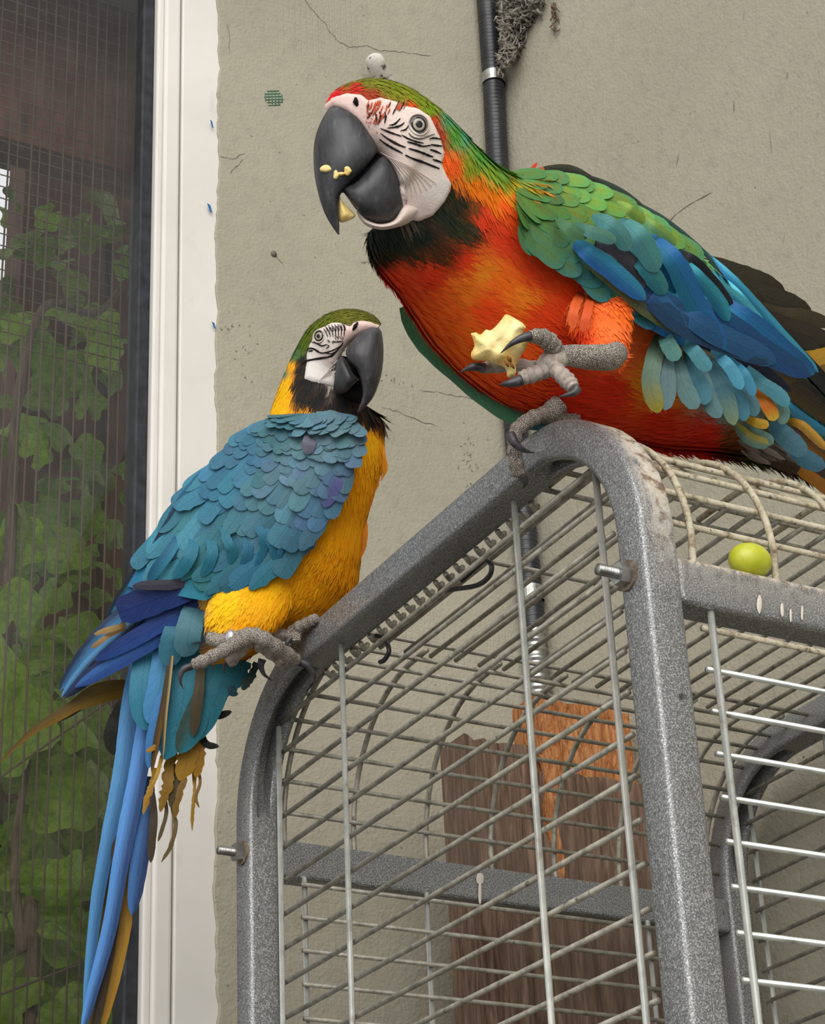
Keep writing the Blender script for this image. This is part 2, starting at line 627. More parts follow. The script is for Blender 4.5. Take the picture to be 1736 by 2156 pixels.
def ribbon(pts, w, name, mat, parent, n=None):
    P = np.array(pts, float)
    if n:
        P = catmull(P, n)
    T = np.gradient(P, axis=0)
    T /= np.linalg.norm(T, axis=1)[:, None]
    view = P - CAM
    view /= np.linalg.norm(view, axis=1)[:, None]
    S = np.cross(T, view)
    S /= np.linalg.norm(S, axis=1)[:, None]
    ws = w * (0.5 + rng.random(len(P)))
    ws[0] = ws[-1] = w * 0.1
    V, Fc = [], []
    for i in range(len(P)):
        V += [P[i] - S[i] * ws[i], P[i] + S[i] * ws[i]]
        if i:
            a = 2 * i - 2
            Fc.append((a, a + 1, a + 3, a + 2))
    o = mesh_obj(name, V, Fc, M[mat], smooth=False)
    return attach(o, parent) if parent is not None else o


cracks = [[(640, 0), (665, 28), (690, 60), (712, 88), (740, 100), (770, 96), (800, 106), (850, 110), (925, 119)],
          [(460, 330), (490, 335), (520, 318)], [(485, 365), (500, 350), (515, 332)],
          [(760, 555), (772, 552), (790, 548)],
          [(880, 820), (930, 828), (985, 838), (1030, 842)], [(800, 855), (840, 868), (880, 885), (930, 900)],
          [(480, 50), (484, 85), (482, 115)], [(460, 990), (500, 988), (560, 994)]]
for c in cracks:
    P = []
    for a, b in zip(c[:-1], c[1:]):
        for t in np.linspace(0, 1, 6, endpoint=False):
            P.append(wl(a[0] + (b[0] - a[0]) * t + random.uniform(-2, 2), a[1] + (b[1] - a[1]) * t + random.uniform(-2, 2)))
    ribbon(P, 0.00035, 'crack', 'crack', wall_left)
for c in [[(1400, 475), (1440, 440), (1500, 405)], [(1568, 18), (1566, 46)], [(1546, 210), (1545, 240)], [(1430, 320), (1424, 354)],
          [(1658, 150), (1657, 170)], [(1653, 490), (1649, 514)], [(1455, 235), (1453, 243)], [(1620, 270), (1626, 330)]]:
    P = [wr_pt(x + random.uniform(-1, 1), y) for x, y in catmull(c, 12)] if len(c) > 2 else [wr_pt(*c[0]), wr_pt((c[0][0] + c[1][0]) / 2, (c[0][1] + c[1][1]) / 2), wr_pt(*c[1])]
    ribbon(P, 0.0004, 'crack', 'crack', wall_right)
# dirty specks on the plaster
for (cx_, cy_, sx_, sy_, n_) in [(985, 955, 16, 42, 26), (830, 800, 40, 14, 10), (505, 740, 26, 90, 16), (900, 560, 60, 40, 6), (480, 690, 18, 10, 8)]:
    for q_ in range(n_):
        x_, y_ = random.gauss(cx_, sx_ * 0.6), random.gauss(cy_, sy_ * 0.6)
        l_ = random.uniform(2, 7)
        ribbon([wl(x_, y_), wl(x_ + random.uniform(-3, 3), y_ + l_ * 0.5), wl(x_ + random.uniform(-4, 4), y_ + l_)], random.uniform(0.0004, 0.0009), 'stain', 'crack', wall_left)
# drilled hole with hair crack
hp = wl(576, 534, 0.003)
v, f = tube_vf([hp + (0, 0.003, 0), hp + (0, -0.0005, 0)], [0.0028, 0.004], 14)
attach(mesh_obj('drilled_hole', v, f, M['crack']), wall_left)
ribbon([wl(580, 540), wl(590, 550), wl(597, 558)], 0.0005, 'crack', 'crack', wall_left)
# scrap of green netting set into the plaster
net = []
for i in range(6):
    net.append(tube_vf([wl(558 + i * 7, 190 + abs(i - 2) * 3, 0.002), wl(558 + i * 7 + 1, 222 - abs(i - 3) * 3, 0.002)], 0.0007, 5))
    net.append(tube_vf([wl(556 + abs(i - 2) * 3, 192 + i * 6, 0.002), wl(596 - abs(i - 3) * 3, 191 + i * 6, 0.002)], 0.0006, 5))
v, f = merge(*net)
o = mesh_obj('netting_scrap', v, f, M['green_net'])
attach(o, wall_left)

# ---------------------------------------------------------------- window
win = empty('window_1', (XG - 0.6, YW + 0.02, 0.5))
structure(win, 'tall white plastic window with dark rubber seal')
XG2 = float(on(376, 1000, 1, YW)[0])


def wbox(name, x0, x1, y0, y1, z0, z1, mat, bev=0.0):
    v, f = box_vf(x0, x1, y0, y1, z0, z1)
    o = mesh_obj(name, v, f, M[mat], smooth=False)
    if bev:
        b = o.modifiers.new('bevel', 'BEVEL')
        b.width = bev
        b.segments = 3
    return attach(o, win)


wbox('frame_jamb', XG2 + 0.0006, XJ + 0.03, YW + 0.002, YW + 0.075, 0.45, 3.25, 'pvc', 0.002)
wbox('sash_stile', XG + 0.004, XG2 - 0.0006, YW + 0.004, YW + 0.07, 0.47, 3.23, 'pvc', 0.004)
wbox('glazing_bead', XG - 0.005, XG + 0.0045, YW + 0.008, YW + 0.05, 0.48, 3.22, 'pvc', 0.003)
wbox('rubber_seal', XG - 0.021, XG - 0.0045, YW + 0.018, YW + 0.05, 0.48, 3.22, 'rubber', 0.003)
wbox('frame_jamb', XG - 1.34, XG - 1.2, YW + 0.002, YW + 0.075, 0.45, 3.25, 'pvc', 0.002)
wbox('frame_sill', XG - 1.34, XJ + 0.02, YW - 0.01, YW + 0.075, 0.38, 0.47, 'pvc', 0.003)
wbox('frame_head', XG - 1.34, XJ + 0.02, YW + 0.002, YW + 0.075, 3.22, 3.3, 'pvc', 0.003)
V = [(XG - 1.2, YW + 0.03, 0.47), (XG - 0.006, YW + 0.03, 0.47), (XG - 0.006, YW + 0.03, 3.22), (XG - 1.2, YW + 0.03, 3.22)]
attach(mesh_obj('glass_pane', V, [(0, 1, 2, 3)], M['pane_glass'], smooth=False), win)
for (x, y, dx, dy) in [(445, 260, 6, 14), (440, 437, 10, 16), (449, 684, 8, 12)]:
    P = [wl(x - dx * 0.4, y - dy * 0.6, 0.003), wl(x + dx * 0.3, y - dy * 0.3, 0.003), wl(x + dx * 0.7, y + dy * 0.7, 0.003), wl(x + dx * 0.2, y + dy * 0.5, 0.003)]
    attach(mesh_obj('film_scrap', P + [p + np.array([0, 0.0006, 0]) for p in P], [(0, 1, 2, 3), (4, 7, 6, 5), (0, 4, 5, 1), (1, 5, 6, 2), (2, 6, 7, 3), (3, 7, 4, 0)], M['blue_film'], smooth=False), win)

# ---------------------------------------------------------------- garden behind the glass
YM = 0.985
cage_net = empty('wire_netting', (XG - 0.3, YM, 0.0))
tag(cage_net, 'rusty wire netting stretched just outside the window pane', 'netting')


def wire(p, q, r, mat, parent, name='wire', seg=6):
    v, f = tube_vf([p, q], r, seg)
    return attach(mesh_obj(name, v, f, M[mat]), parent)


xm1 = float(on(300, 1000, 1, YM)[0])
pitch = 0.0142
for i in range(24):
    x = xm1 + 0.01 - i * pitch + random.uniform(-0.001, 0.001)
    wire((x, YM, 1.55), (x + random.uniform(-.003, .003), YM, 3.3), 0.0010 if i % 2 else 0.0013, 'mesh_wire', cage_net)
for i in range(38):
    z = float(on(150, 760, 1, YM)[2]) + i * 0.0175
    wire((xm1 - 0.36, YM + 0.003, z + 0.006), (xm1 + 0.05, YM + 0.003, z), 0.0008, 'mesh_wire', cage_net)
wire((xm1 - 0.4, YM + 0.004, 1.72), (xm1 + 0.05, YM + 0.004, 1.93), 0.0016, 'mesh_wire', cage_net)
wire((xm1 - 0.4, YM + 0.004, 1.86), (xm1 + 0.05, YM + 0.004, 2.26), 0.0016, 'mesh_wire', cage_net)


def leaf_mesh(kind):
    """a lobed vine leaf lying in XY, petiole at the origin, tip at +Y"""
    r = random.Random(kind)
    n = 30
    ring = []
    for i in range(n):
        a = 2 * math.pi * i / n
        lob = 0.62 + 0.25 * abs(math.cos(2.5 * (a - math.pi / 2))) + 0.10 * math.cos(a - math.pi / 2) + r.uniform(-0.035, 0.035)
        if abs(a - 1.5 * math.pi) < 0.2:
            lob *= 0.45
        ring.append((lob * math.cos(a) * 0.62, lob * math.sin(a) * 0.62 + 0.36))
    V = [(0, 0.36, 0.0)] + [(x, y, -0.30 * x * x - 0.12 * (y - 0.36) ** 2 + 0.05 * math.sin(7 * x + kind) + 0.04 * math.sin(9 * y)) for x, y in ring]
    V += [(x * 0.55, 0.36 + (y - 0.36) * 0.55, 0.02 + 0.03 * math.sin(9 * x + kind)) for x, y in ring]
    Fc = []
    for i in range(n):
        j = (i + 1) % n
        Fc.append((0, 1 + n + i, 1 + n + j))
        Fc.append((1 + n + i, 1 + i, 1 + j, 1 + n + j))
    me = bpy.data.meshes.new('leaf')
    me.from_pydata(V, [], Fc)
    me.polygons.foreach_set('use_smooth', [True] * len(me.polygons))
    me.materials.append(M['vine_leaf'])
    return me


LEAF = [leaf_mesh(i) for i in range(4)]


def make_vine(name, label, stem_px, depth_y, leaves, group=None):
    P = [on(x, y, 1, depth_y) for x, y in stem_px]
    root = empty(name, (P[-1][0], depth_y, 0))
    tag(root, label, 'vine', group)
    v, f = tube_vf(catmull([(P[-1][0], depth_y, 0)] + P[::-1], 40), np.linspace(0.009, 0.004, 40), 7)
    attach(mesh_obj('stem', v, f, M['bark']), root)
    for (x, y, dy, s, c) in leaves:
        p = on(x, y, 1, depth_y + dy)
        o = bpy.data.objects.new('leaf', random.choice(LEAF))
        col.objects.link(o)
        nrm = Vector((random.uniform(-.7, .7), random.uniform(-1, -.25), random.uniform(-.5, .8)))
        q = nrm.to_track_quat('Z', 'Y')
        o.rotation_euler = (q.to_matrix().to_4x4() @ Matrix.Rotation(random.uniform(0, 6.28), 4, 'Z')).to_euler()
        o.scale = (s, s, s)
        o.location = tuple(p)
        o.color = (*c, 1)
        attach(o, root)
    return root


GREENS = [(0.28, 0.42, 0.06), (0.22, 0.34, 0.06), (0.25, 0.36, 0.07), (0.36, 0.52, 0.08), (0.19, 0.30, 0.05)]
lv = []
for i in range(120):
    x, y = random.uniform(-30, 300), random.uniform(1330, 2180)
    lv.append((x, y, random.uniform(-0.02, 0.3), random.uniform(0.05, 0.115), random.choice(GREENS[:3] + GREENS[:2] + GREENS[3:4])))
make_vine('grapevine', 'broad-leaved grapevine with a grey stem climbing low behind the window', [(60, 1600), (30, 1800), (45, 2000), (60, 2200)], 1.12, lv)
lv = []
for i in range(190):
    x, y = random.uniform(-40, 310), random.uniform(430, 1400)
    lv.append((x, y, random.uniform(0.0, 0.45), random.uniform(0.03, 0.08), random.choice(GREENS)))
make_vine('grapevine', 'small-leaved grapevine shading the upper part of the window', [(260, 600), (200, 660), (90, 650), (30, 900), (10, 1400)], 1.25, lv)
# dense hedge that closes the view
hv, hf, r2 = [], [], random.Random(3)
for i in range(9000):
    x, z = r2.uniform(-1.4, 1.1), r2.uniform(0.8, 3.4)
    if z > 2.75 and r2.random() < 0.6:
        continue
    p = np.array([x, 1.95 + r2.uniform(0, 0.5), z])
    a = np.array([r2.uniform(-1, 1), r2.uniform(-.4, .4), r2.uniform(-1, 1)])
    b = np.array([r2.uniform(-1, 1), r2.uniform(-.6, .6), r2.uniform(-1, 1)])
    a *= 0.05 / np.linalg.norm(a)
    b *= 0.035 / np.linalg.norm(b)
    k = len(hv)
    hv += [p - a, p - b * 0.6 + a * 0.1, p + a, p + b * 0.6 + a * 0.1]
    hf.append((k, k + 1, k + 2, k + 3))
tag(mesh_obj('hedge', hv, hf, M['hedge_leaf'], smooth=False), 'dense dark green hedge filling the garden beyond the vines', 'hedge', kind='stuff')
hb = mesh_obj('hedge_core', *box_vf(-1.9, 1.5, 2.5, 2.6, 0.0, float(on(150, 860, 1, 2.5)[2])), M['hedge_leaf'], smooth=False)
hb.name = 'hedge_core'
attach(hb, bpy.data.objects['hedge'])
# timber post and rafter of the garden roof
roof = empty('garden_shelter', (0.0, 1.5, 0))
tag(roof, 'red-brown timber post and roof boards of a garden shelter seen through the glass', 'shelter')
p0, p1 = on(62, 200, 1, 1.5), on(232, 200, 1, 1.5)
attach(mesh_obj('post', *box_vf(p0[0], p1[0], 1.5, 1.58, 2.28, 3.4), M['brown_beam'], smooth=False), roof)
p0, p1 = on(230, 200, 1, 1.55), on(330, 200, 1, 1.55)
attach(mesh_obj('board', *box_vf(p0[0] + 0.004, p1[0] + .1, 1.53, 1.56, 2.42, 3.4), M['brown_beam'], smooth=False), roof)
attach(mesh_obj('fascia_board', *box_vf(-1.6, 0.3, 1.08, 1.11, 3.0, 3.8), M['brown_beam'], smooth=False), roof)
p0, p1 = on(-80, 200, 1, 1.62), on(66, 200, 1, 1.62)
attach(mesh_obj('board', *box_vf(p0[0], p1[0], 1.62, 1.66, float(on(30, 330, 1, 1.62)[2]), 3.6), M['bark'], smooth=False), roof)
for i in range(7):
    if i < 1:
        attach(mesh_obj('roof_board', *box_vf(-1.8, 1.4, 1.1 + i * 0.2, 1.1 + i * 0.2 + 0.19, 3.12 + i * 0.02, 3.15 + i * 0.02), M['brown_beam'], smooth=False), roof)

# ---------------------------------------------------------------- conduit in the corner
CR = 0.0152
cpath = []
for (x, y) in [(1030, -60), (1036, 60), (1040, 175), (1046, 330), (1062, 600), (1085, 900), (1105, 1130), (1120, 1300), (1133, 1470), (1170, 1900), (1200, 2300)]:
    p = on(x, y, 1, YW - CR - 0.004)
    cpath.append(p)
cpath = np.array(cpath)
cpath[:, 0] = np.minimum(cpath[:, 0], XC - CR - 0.002 + FL * 0.02)
zz = np.linspace(cpath[0][2], cpath[-1][2], 900)
order = np.argsort(cpath[:, 2])
cx = np.interp(zz, cpath[order, 2], cpath[order, 0])
P = np.stack([cx, np.full_like(zz, YW - CR - 0.004), zz], 1)
pts, rad = [], []
prof = [0.92, 0.985, 1.0, 1.0, 0.985, 0.92]
rad = [CR * prof[int((z * 1000 / 1.05)) % 6] for z in zz]
conduit = empty('corrugated_conduit', (P[-1][0], P[-1][1], 0.5))
tag(conduit, 'black corrugated cable conduit running down the wall corner', 'conduit')
z_g1, z_g0 = float(on(1122, 1335, 1, YW - CR)[2]), float(on(1133, 1480, 1, YW - CR)[2])
rad = np.array(rad)
for nm, sel, mt in (('pipe', zz > z_g1, 'black_plastic'), ('metal_coupling', (zz <= z_g1 + 0.002) & (zz > z_g0), 'zinc'), ('pipe', zz <= z_g0 + 0.002, 'black_plastic')):
    rr = rad[sel]
    if nm == 'metal_coupling':
        rr = np.array([CR * (1.05 if int(z * 1000 / 6.0) % 2 else 0.9) for z in zz[sel]])
    v, f = tube_vf(P[sel], rr, 20)
    attach(mesh_obj(nm, v, f, M[mt]), conduit)


def clamp(px, py):
    z = on(px, py, 1, YW - CR)[2]
    x = float(np.interp(z, cpath[order, 2], cpath[order, 0]))
    c = np.array([x, YW - CR - 0.004, z])
    ang = np.linspace(-0.2 * math.pi, 1.15 * math.pi, 26)
    V, Fc = [], []
    prof = [(c[0] - math.cos(a) * (CR + 0.0012), c[1] - math.sin(a) * (CR + 0.0012)) for a in ang][::-1]
    prof = [(c[0] + 0.040, c[1] + 0.010), (c[0] + 0.030, c[1] + 0.006), (c[0] + 0.022, c[1] - 0.001)] + [q for q in prof if True]
    h = 0.0085
    for (x_, y_) in prof:
        V += [(x_, y_, z - h), (x_, y_, z + h), (x_, y_ - 0.0009, z + h), (x_, y_ - 0.0009, z - h)]
    for i in range(len(prof) - 1):
        a, b = i * 4, i * 4 + 4
        for q in range(4):
            Fc.append((a + q, a + (q + 1) % 4, b + (q + 1) % 4, b + q))
    o = mesh_obj('pipe_clamp', V, Fc, M['zinc'], smooth=False)
    attach(o, conduit)
    s = c + np.array([0.031, 0.004, 0])
    v, f = tube_vf([s, s + np.array([-0.001, -0.004, 0])], [0.0045, 0.0042], 12)
    attach(mesh_obj('screw', v, f, M['rubber']), o)


clamp(1046, 176)
clamp(1122, 1258)

# white peeling peg in the wall behind the head of the upper bird
pa, pb = wl(795, 150, 0.004), wl(783, 128, 0.02)
v, f = tube_vf(catmull([wl(822, 200, 0.004), wl(806, 168, 0.014), wl(790, 132, 0.03), wl(784, 114, 0.034)], 10), [0.014, 0.014, 0.0145, 0.0145, 0.0145, 0.014, 0.0135, 0.013, 0.011, 0.005], 12, flat=0.7)
tag(mesh_obj('wall_peg', v, f, M['white_peeling']), 'white wooden peg with peeling paint sticking out of the plaster', 'peg')

# cobweb and dust gathered in the corner above the clamp
V, Fc = [], []
r3 = random.Random(11)
for i in range(1100):
    t = r3.random()
    x = 1050 + (1 - t) * r3.uniform(0, 120) + t * r3.uniform(0, 28)
    y = t * 150 + r3.uniform(-40, 10)
    if x - 1045 > 125 - y * 0.75:
        continue
    d = r3.uniform(0.045, 0.075)
    p = wl(x, y, d)
    if p[0] > XC + 0.02:
        p = wr_pt(x, y, r3.uniform(0.002, 0.03))
    k = np.array([r3.gauss(0, 1), r3.gauss(0, 0.6), r3.gauss(0, 1)])
    k *= r3.uniform(0.004, 0.013) / np.linalg.norm(k)
    vv, ff = tube_vf([p - k, p + np.array([r3.gauss(0, .003), r3.gauss(0, .002), r3.gauss(0, .003)]), p + k], [0.0006, r3.uniform(.0008, .0028), 0.0005], 5)
    o = len(V)
    V += vv
    Fc += [tuple(q + o for q in g) for g in ff]
tag(mesh_obj('cobweb', V, Fc, M['cobweb']), 'dusty grey cobweb clump hanging in the corner beside the conduit', 'cobweb', kind='stuff')
V, Fc = [], []
for i in range(26):
    t = i / 26
    p = wr_pt(1172 + r3.uniform(-7, 7), 10 + t * 62, r3.uniform(0.002, 0.008))
    k = np.array([r3.gauss(0, .4), r3.gauss(0, .4), r3.gauss(0, 1)]) * 0.005
    vv, ff = tube_vf([p - k, p, p + k], [0.0005, 0.0013, 0.0004], 5)
    o = len(V)
    V += vv
    Fc += [tuple(q + o for q in g) for g in ff]
tag(mesh_obj('dried_scrap', V, Fc, M['old_wood']), 'brown dried plant scrap caught in web on the right wall', 'debris')

# ---------------------------------------------------------------- weathered timber behind the cage
tb = empty('timber_post', (0.42, 0.70, 0))
tag(tb, 'weathered brown timber post with a split orange top behind the cage', 'timber')
YP = 0.665


def post_piece(name, x0, x1, y0, y1, z1, mat, seed, jag):
    r = random.Random(seed)
    nx, nz = 14, 60
    V, Fc = [], []
    for i in range(nz + 1):
        z = z1 * i / nz
        for j in range(nx + 1):
            x = x0 + (x1 - x0) * j / nx
            top = jag * (math.sin(j * 1.7 + seed) * 0.5 + r.random()) if i == nz else 0
            V.append((x + 0.0012 * math.sin(z * 7 + seed), y0 - 0.001 * r.random() - 0.0015 * math.sin(j * 2.1 + seed), z + top))
    nf = len(V)
    for i in range(nz + 1):
        for j in (0, nx):
            V.append((V[i * (nx + 1) + j][0], y1, V[i * (nx + 1) + j][2]))
    for i in range(nz):
        for j in range(nx):
            a = i * (nx + 1) + j
            Fc.append((a, a + 1, a + nx + 2, a + nx + 1))
        b = nf + 2 * i
        a0, a1 = i * (nx + 1), (i + 1) * (nx + 1)
        Fc.append((a0, a1, b + 2, b))
        Fc.append((a0 + nx, b + 1, b + 3, a1 + nx))
        Fc.append((b, b + 2, b + 3, b + 1))
    a = nz * (nx + 1)
    Fc.append(tuple(range(a, a + nx + 1)) + (nf + 2 * nz + 1, nf + 2 * nz))
    o = mesh_obj(name, V, Fc, M[mat], smooth=False)
    return attach(o, tb)


def zat(px, py):
    return float(on(px, py, 1, YP)[2])


xa, xb, xc = float(on(1030, 1600, 1, YP)[0]), float(on(1120, 1500, 1, YP)[0]), float(on(1333, 1500, 1, YP)[0])
xa2 = float(on(1000, 2100, 1, YP)[0])
post_piece('plank', min(xa, xa2) + 0.003, xb - 0.001, YP, YP + 0.05, zat(1070, 1570), 'old_wood', 1, 0.004)
post_piece('plank', xb, xc, YP - 0.006, YP + 0.05, zat(1200, 1640), 'old_wood', 5, 0.006)
post_piece('split_core', xb + 0.004, xc - 0.004, YP + 0.002, YP + 0.045, zat(1220, 1485), 'split_wood', 8, 0.003)
# the torn strip of bright wood down the joint
V, Fc = [], []
for i in range(30):
    t = i / 29
    p = np.array([xb + 0.012 + 0.004 * math.sin(t * 9), YP - 0.0095, zat(1160, 1600) - t * 0.14])
    w = 0.010 * (1 - t) + 0.002 + 0.002 * random.random()
    V += [p - (w, 0, 0), p + (w, 0, 0), p + (w, 0.005, 0), p - (w, -0.005, 0)]
    if i:
        a, b = 4 * i - 4, 4 * i
        for q in range(4):
            Fc.append((a + q, a + (q + 1) % 4, b + (q + 1) % 4, b + q))
attach(mesh_obj('torn_strip', V, Fc, M['split_wood'], smooth=False), tb)

# ================================================================== the cage
cage = empty('parrot_cage', (0.26, 0.22, 0.0))
tag(cage, 'large grey metal parrot cage with rounded top frame and bar panels', 'cage')
TW = 0.015                                   # half of the 30 mm tube
YN, YB2 = -0.0875, 0.5355                    # centre lines of the near and far posts
XR = 0.525                                   # centre of the right-hand frame
ZT = ZF + 0.307                              # centre of the top tube
RB = 0.120                                   # bend radius of the centre line


def frame_path():
    pts = []
    for z in np.linspace(0.06, ZT - RB, 12):
        pts.append((YN, z, 0.0))
    for a in np.linspace(0, math.pi / 2, 18)[1:]:
        pts.append((YN + RB - RB * math.cos(a), ZT - RB + RB * math.sin(a), math.sin(2 * a) ** 0.5 if 0 < a < math.pi / 2 - 1e-6 else 0))
    for y in np.linspace(YN + RB, YB2 - RB, 8)[1:]:
        pts.append((y, ZT, 0.0))
    for a in np.linspace(0, math.pi / 2, 18)[1:]:
        pts.append((YB2 - RB + RB * math.sin(a), ZT - RB + RB * math.cos(a), math.sin(2 * a) ** 0.5 if 0 < a < math.pi / 2 - 1e-6 else 0))
    for z in np.linspace(ZT - RB, 0.06, 12)[1:]:
        pts.append((YB2, z, 0.0))
    return np.array(pts)


def side_frame(xc):
    P = frame_path()
    T = np.gradient(P[:, :2], axis=0)
    T /= np.linalg.norm(T, axis=1)[:, None]
    prof = []
    r, h = 0.0045, TW
    for (sx, sy) in ((1, -1), (1, 1), (-1, 1), (-1, -1)):
        a0 = {(1, -1): -math.pi / 2, (1, 1): 0, (-1, 1): math.pi / 2, (-1, -1): math.pi}[(sx, sy)]
        for k in range(4):
            a = a0 + k * math.pi / 6
            prof.append((sx * (h - r) + r * math.cos(a), sy * (h - r) + r * math.sin(a), 0))
    # inner face gets a crease that opens in the bends
    prof += [(-0.0065, -h, 0.15), (-0.005, -h, 1), (0.005, -h, 1), (0.0065, -h, 0.15)]
    n = len(prof)
    V, Fc = [], []
    for i in range(len(P)):
        out = np.array([-T[i][1], T[i][0]])          # outward normal in YZ (path runs up, over and down)
        for (a, b, g) in prof:
            bb = b + g * P[i][2] * 0.021
            V.append((xc + a, P[i][0] + out[0] * bb, P[i][1] + out[1] * bb))
        if i:
            for j in range(n):
                k = (j + 1) % n
                Fc.append(((i - 1) * n + j, (i - 1) * n + k, i * n + k, i * n + j))
    Fc += [tuple(range(n))[::-1], tuple((len(P) - 1) * n + j for j in range(n))]
    o = mesh_obj('side_frame', V, Fc, M['hammertone'])
    m = o.modifiers.new('edges', 'EDGE_SPLIT')
    m.split_angle = math.radians(50)
    return attach(o, cage)


fr_left = side_frame(0.0)
fr_right = side_frame(XR)


def rail(y, zc, name='cross_rail'):
    v, f = box_vf(TW - 0.001, XR - TW + 0.001, y - 0.0135, y + 0.0135, zc - 0.017, zc + 0.017)
    o = mesh_obj(name, v, f, M['hammertone'], smooth=False)
    b = o.modifiers.new('bevel', 'BEVEL')
    b.width = 0.004
    b.segments = 3
    return attach(o, cage)


ZR = ZF + 0.153
rail_f = rail(YN + 0.001, ZR)
rail_b = rail(YB2 - 0.001, ZR)
rail(YN, 0.25)
rail(YB2, 0.25)

# bolts through the posts at rail height
for (xc, sg) in ((0.0, -1),):
    for yb in (YN + 0.004, YB2 - 0.003):
        bolt = empty('bolt', (xc - TW, yb, ZR + 0.003))
        attach(bolt, cage)
        bolt.location = (xc - TW, yb, ZR + 0.003)
        bx, bz = xc - TW, ZR + 0.003
        v, f = tube_vf([(bx + 0.001, yb, bz), (bx - 0.0018, yb, bz)], 0.0108, 24)
        washer = mesh_obj('washer', v, f, M['rust_washer'], smooth=False)
        attach(washer, cage)
        v, f = tube_vf([(bx - 0.0018, yb, bz), (bx - 0.0095, yb, bz)], 0.0082, 6)
        nut = mesh_obj('nut', v, f, M['zinc'], smooth=False)
        attach(nut, cage)
        n = 70
        th = np.linspace(-0.0095, -0.0245, n)
        v, f = tube_vf([(bx + t, yb, bz) for t in th], [0.0041 - 0.0006 * (math.sin(t * 6283 / 1.0) > 0) for t in th], 12)
        attach(mesh_obj('threaded_end', v, f, M['zinc']), cage)
        bpy.data.objects.remove(bolt)


def cwire(p, q, r, mat, panel, name='wire', seg=8):
    p, q = np.array(p, float), np.array(q, float)
    v, f = tube_vf([p, q], r, seg)
    return attach(mesh_obj(name, v, f, M[mat]), panel)


def panel(name):
    o = empty(name, (0.26, 0.22, 0))
    o.parent = cage
    o.matrix_parent_inverse = Matrix.Translation(-cage.location)
    return o


PITCH = 0.03
RV, RH = 0.0026, 0.0022


def wire_path(pts, r, mat, pnl, seg=8, n=None):
    P = catmull(pts, n) if n else np.array(pts)
    v, f = tube_vf(P, r, seg)
    o = mesh_obj('wire', v, f, M[mat])
    o.parent = pnl
    o.matrix_parent_inverse = Matrix.Translation(-(Vector(pnl.location)))
    return o


# left side panel: sparse uprights outside, dense bars inside
pl = panel('side_panel')
for y, zt in ((0.4876, ZF + 0.262), (0.3616, ZT - TW), (0.0732, ZT - TW), (-0.0359, ZF + 0.262)):
    wire_path([(0, y, 0.3), (0, y, zt)], RV, 'wire_bright', pl)
for k in range(-44, 11):
    z = ZF + k * PITCH
    if k == 10:
        continue
    j = random.uniform(-0.0006, 0.0006)
    y0, y1 = -0.0445, 0.4925
    wire_path([(0.0046, y0, z + j), (0.0046, y1, z + random.uniform(-0.0006, 0.0006))], RH, 'wire_dull', pl)
# right side panel
pr_ = panel('side_panel')
for y, zt in ((0.4876, ZF + 0.262), (0.3616, ZT - TW), (0.0732, ZT - TW), (-0.0359, ZF + 0.262)):
    wire_path([(XR, y, 0.3), (XR, y, zt)], RV, 'wire_bright', pr_)
for k in range(-30, 10):
    z = ZF + k * PITCH
    wire_path([(XR - 0.0046, -0.0445, z), (XR - 0.0046, 0.4925, z)], RH, 'wire_dull', pr_)
# front panel
pf = panel('front_panel')
YFP = -0.0933
for x in (0.0428, 0.168, 0.29, 0.41, 0.482):
    wire_path([(x, YFP, 0.3), (x, YFP, ZR - 0.016)], RV, 'wire_bright', pf)
for k in range(44):
    z = ZF + 0.1248 - k * PITCH
    wire_path([(0.0375, YFP + 0.0046, z), (0.4875, YFP + 0.0046, z)], RH, 'wire_bright' if k > 0 else 'wire_soiled', pf)
# back panel
pb_ = panel('back_panel')
YBP = 0.5192
for x in (0.0400, 0.165, 0.29, 0.41, 0.482):
    wire_path([(x, YBP + 0.003, 0.3), (x, YBP + 0.003, ZR - 0.016)], RV, 'wire_bright', pb_)
for k in range(44):
    z = ZF + 0.1286 - k * PITCH
    wire_path([(0.0345, YBP - 0.0016, z), (0.4875, YBP - 0.0016, z)], RH, 'wire_dull', pb_)
# top panel: curved front and back shoulders, flat hatch of close bars between them
pt = panel('top_panel')
RO = RB + 0.006


def shoulder(front, a):
    """point on the curved shoulder, a = 0 at the rail side, pi/2 at the top"""
    if front:
        return (YN + RB - RO * math.cos(a), ZT - RB + RO * math.sin(a))
    return (YB2 - RB + RO * math.cos(a), ZT - RB + RO * math.sin(a))


ZH = ZT + RO - RB + 0.0005
for x in (0.034, 0.1045, 0.175, 0.246, 0.317, 0.388, 0.459, 0.492):
    pts = [(x, shoulder(1, 0)[0] + 0.002, ZR + 0.012), (x, shoulder(1, 0)[0] + 0.001, ZT - RB - 0.004)]
    pts += [(x, *shoulder(1, a)) for a in np.linspace(0.05, math.pi / 2, 12)]
    pts += [(x, 0.075, ZH)]
    wire_path(pts, RV, 'wire_soiled', pt, n=40)
for x in (0.0275, 0.0985, 0.175, 0.246, 0.317, 0.3925, 0.459, 0.4965):
    pts = [(x, shoulder(0, 0)[0] - 0.006, ZR + 0.012), (x, shoulder(0, 0)[0] - 0.005, ZT - RB - 0.004)]
    pts += [(x, shoulder(0, a)[0] - 0.005, shoulder(0, a)[1]) for a in np.linspace(0.05, math.pi / 2, 12)]
    pts += [(x, 0.385, ZH)]
    wire_path(pts, RV, 'wire_dull', pt, n=40)
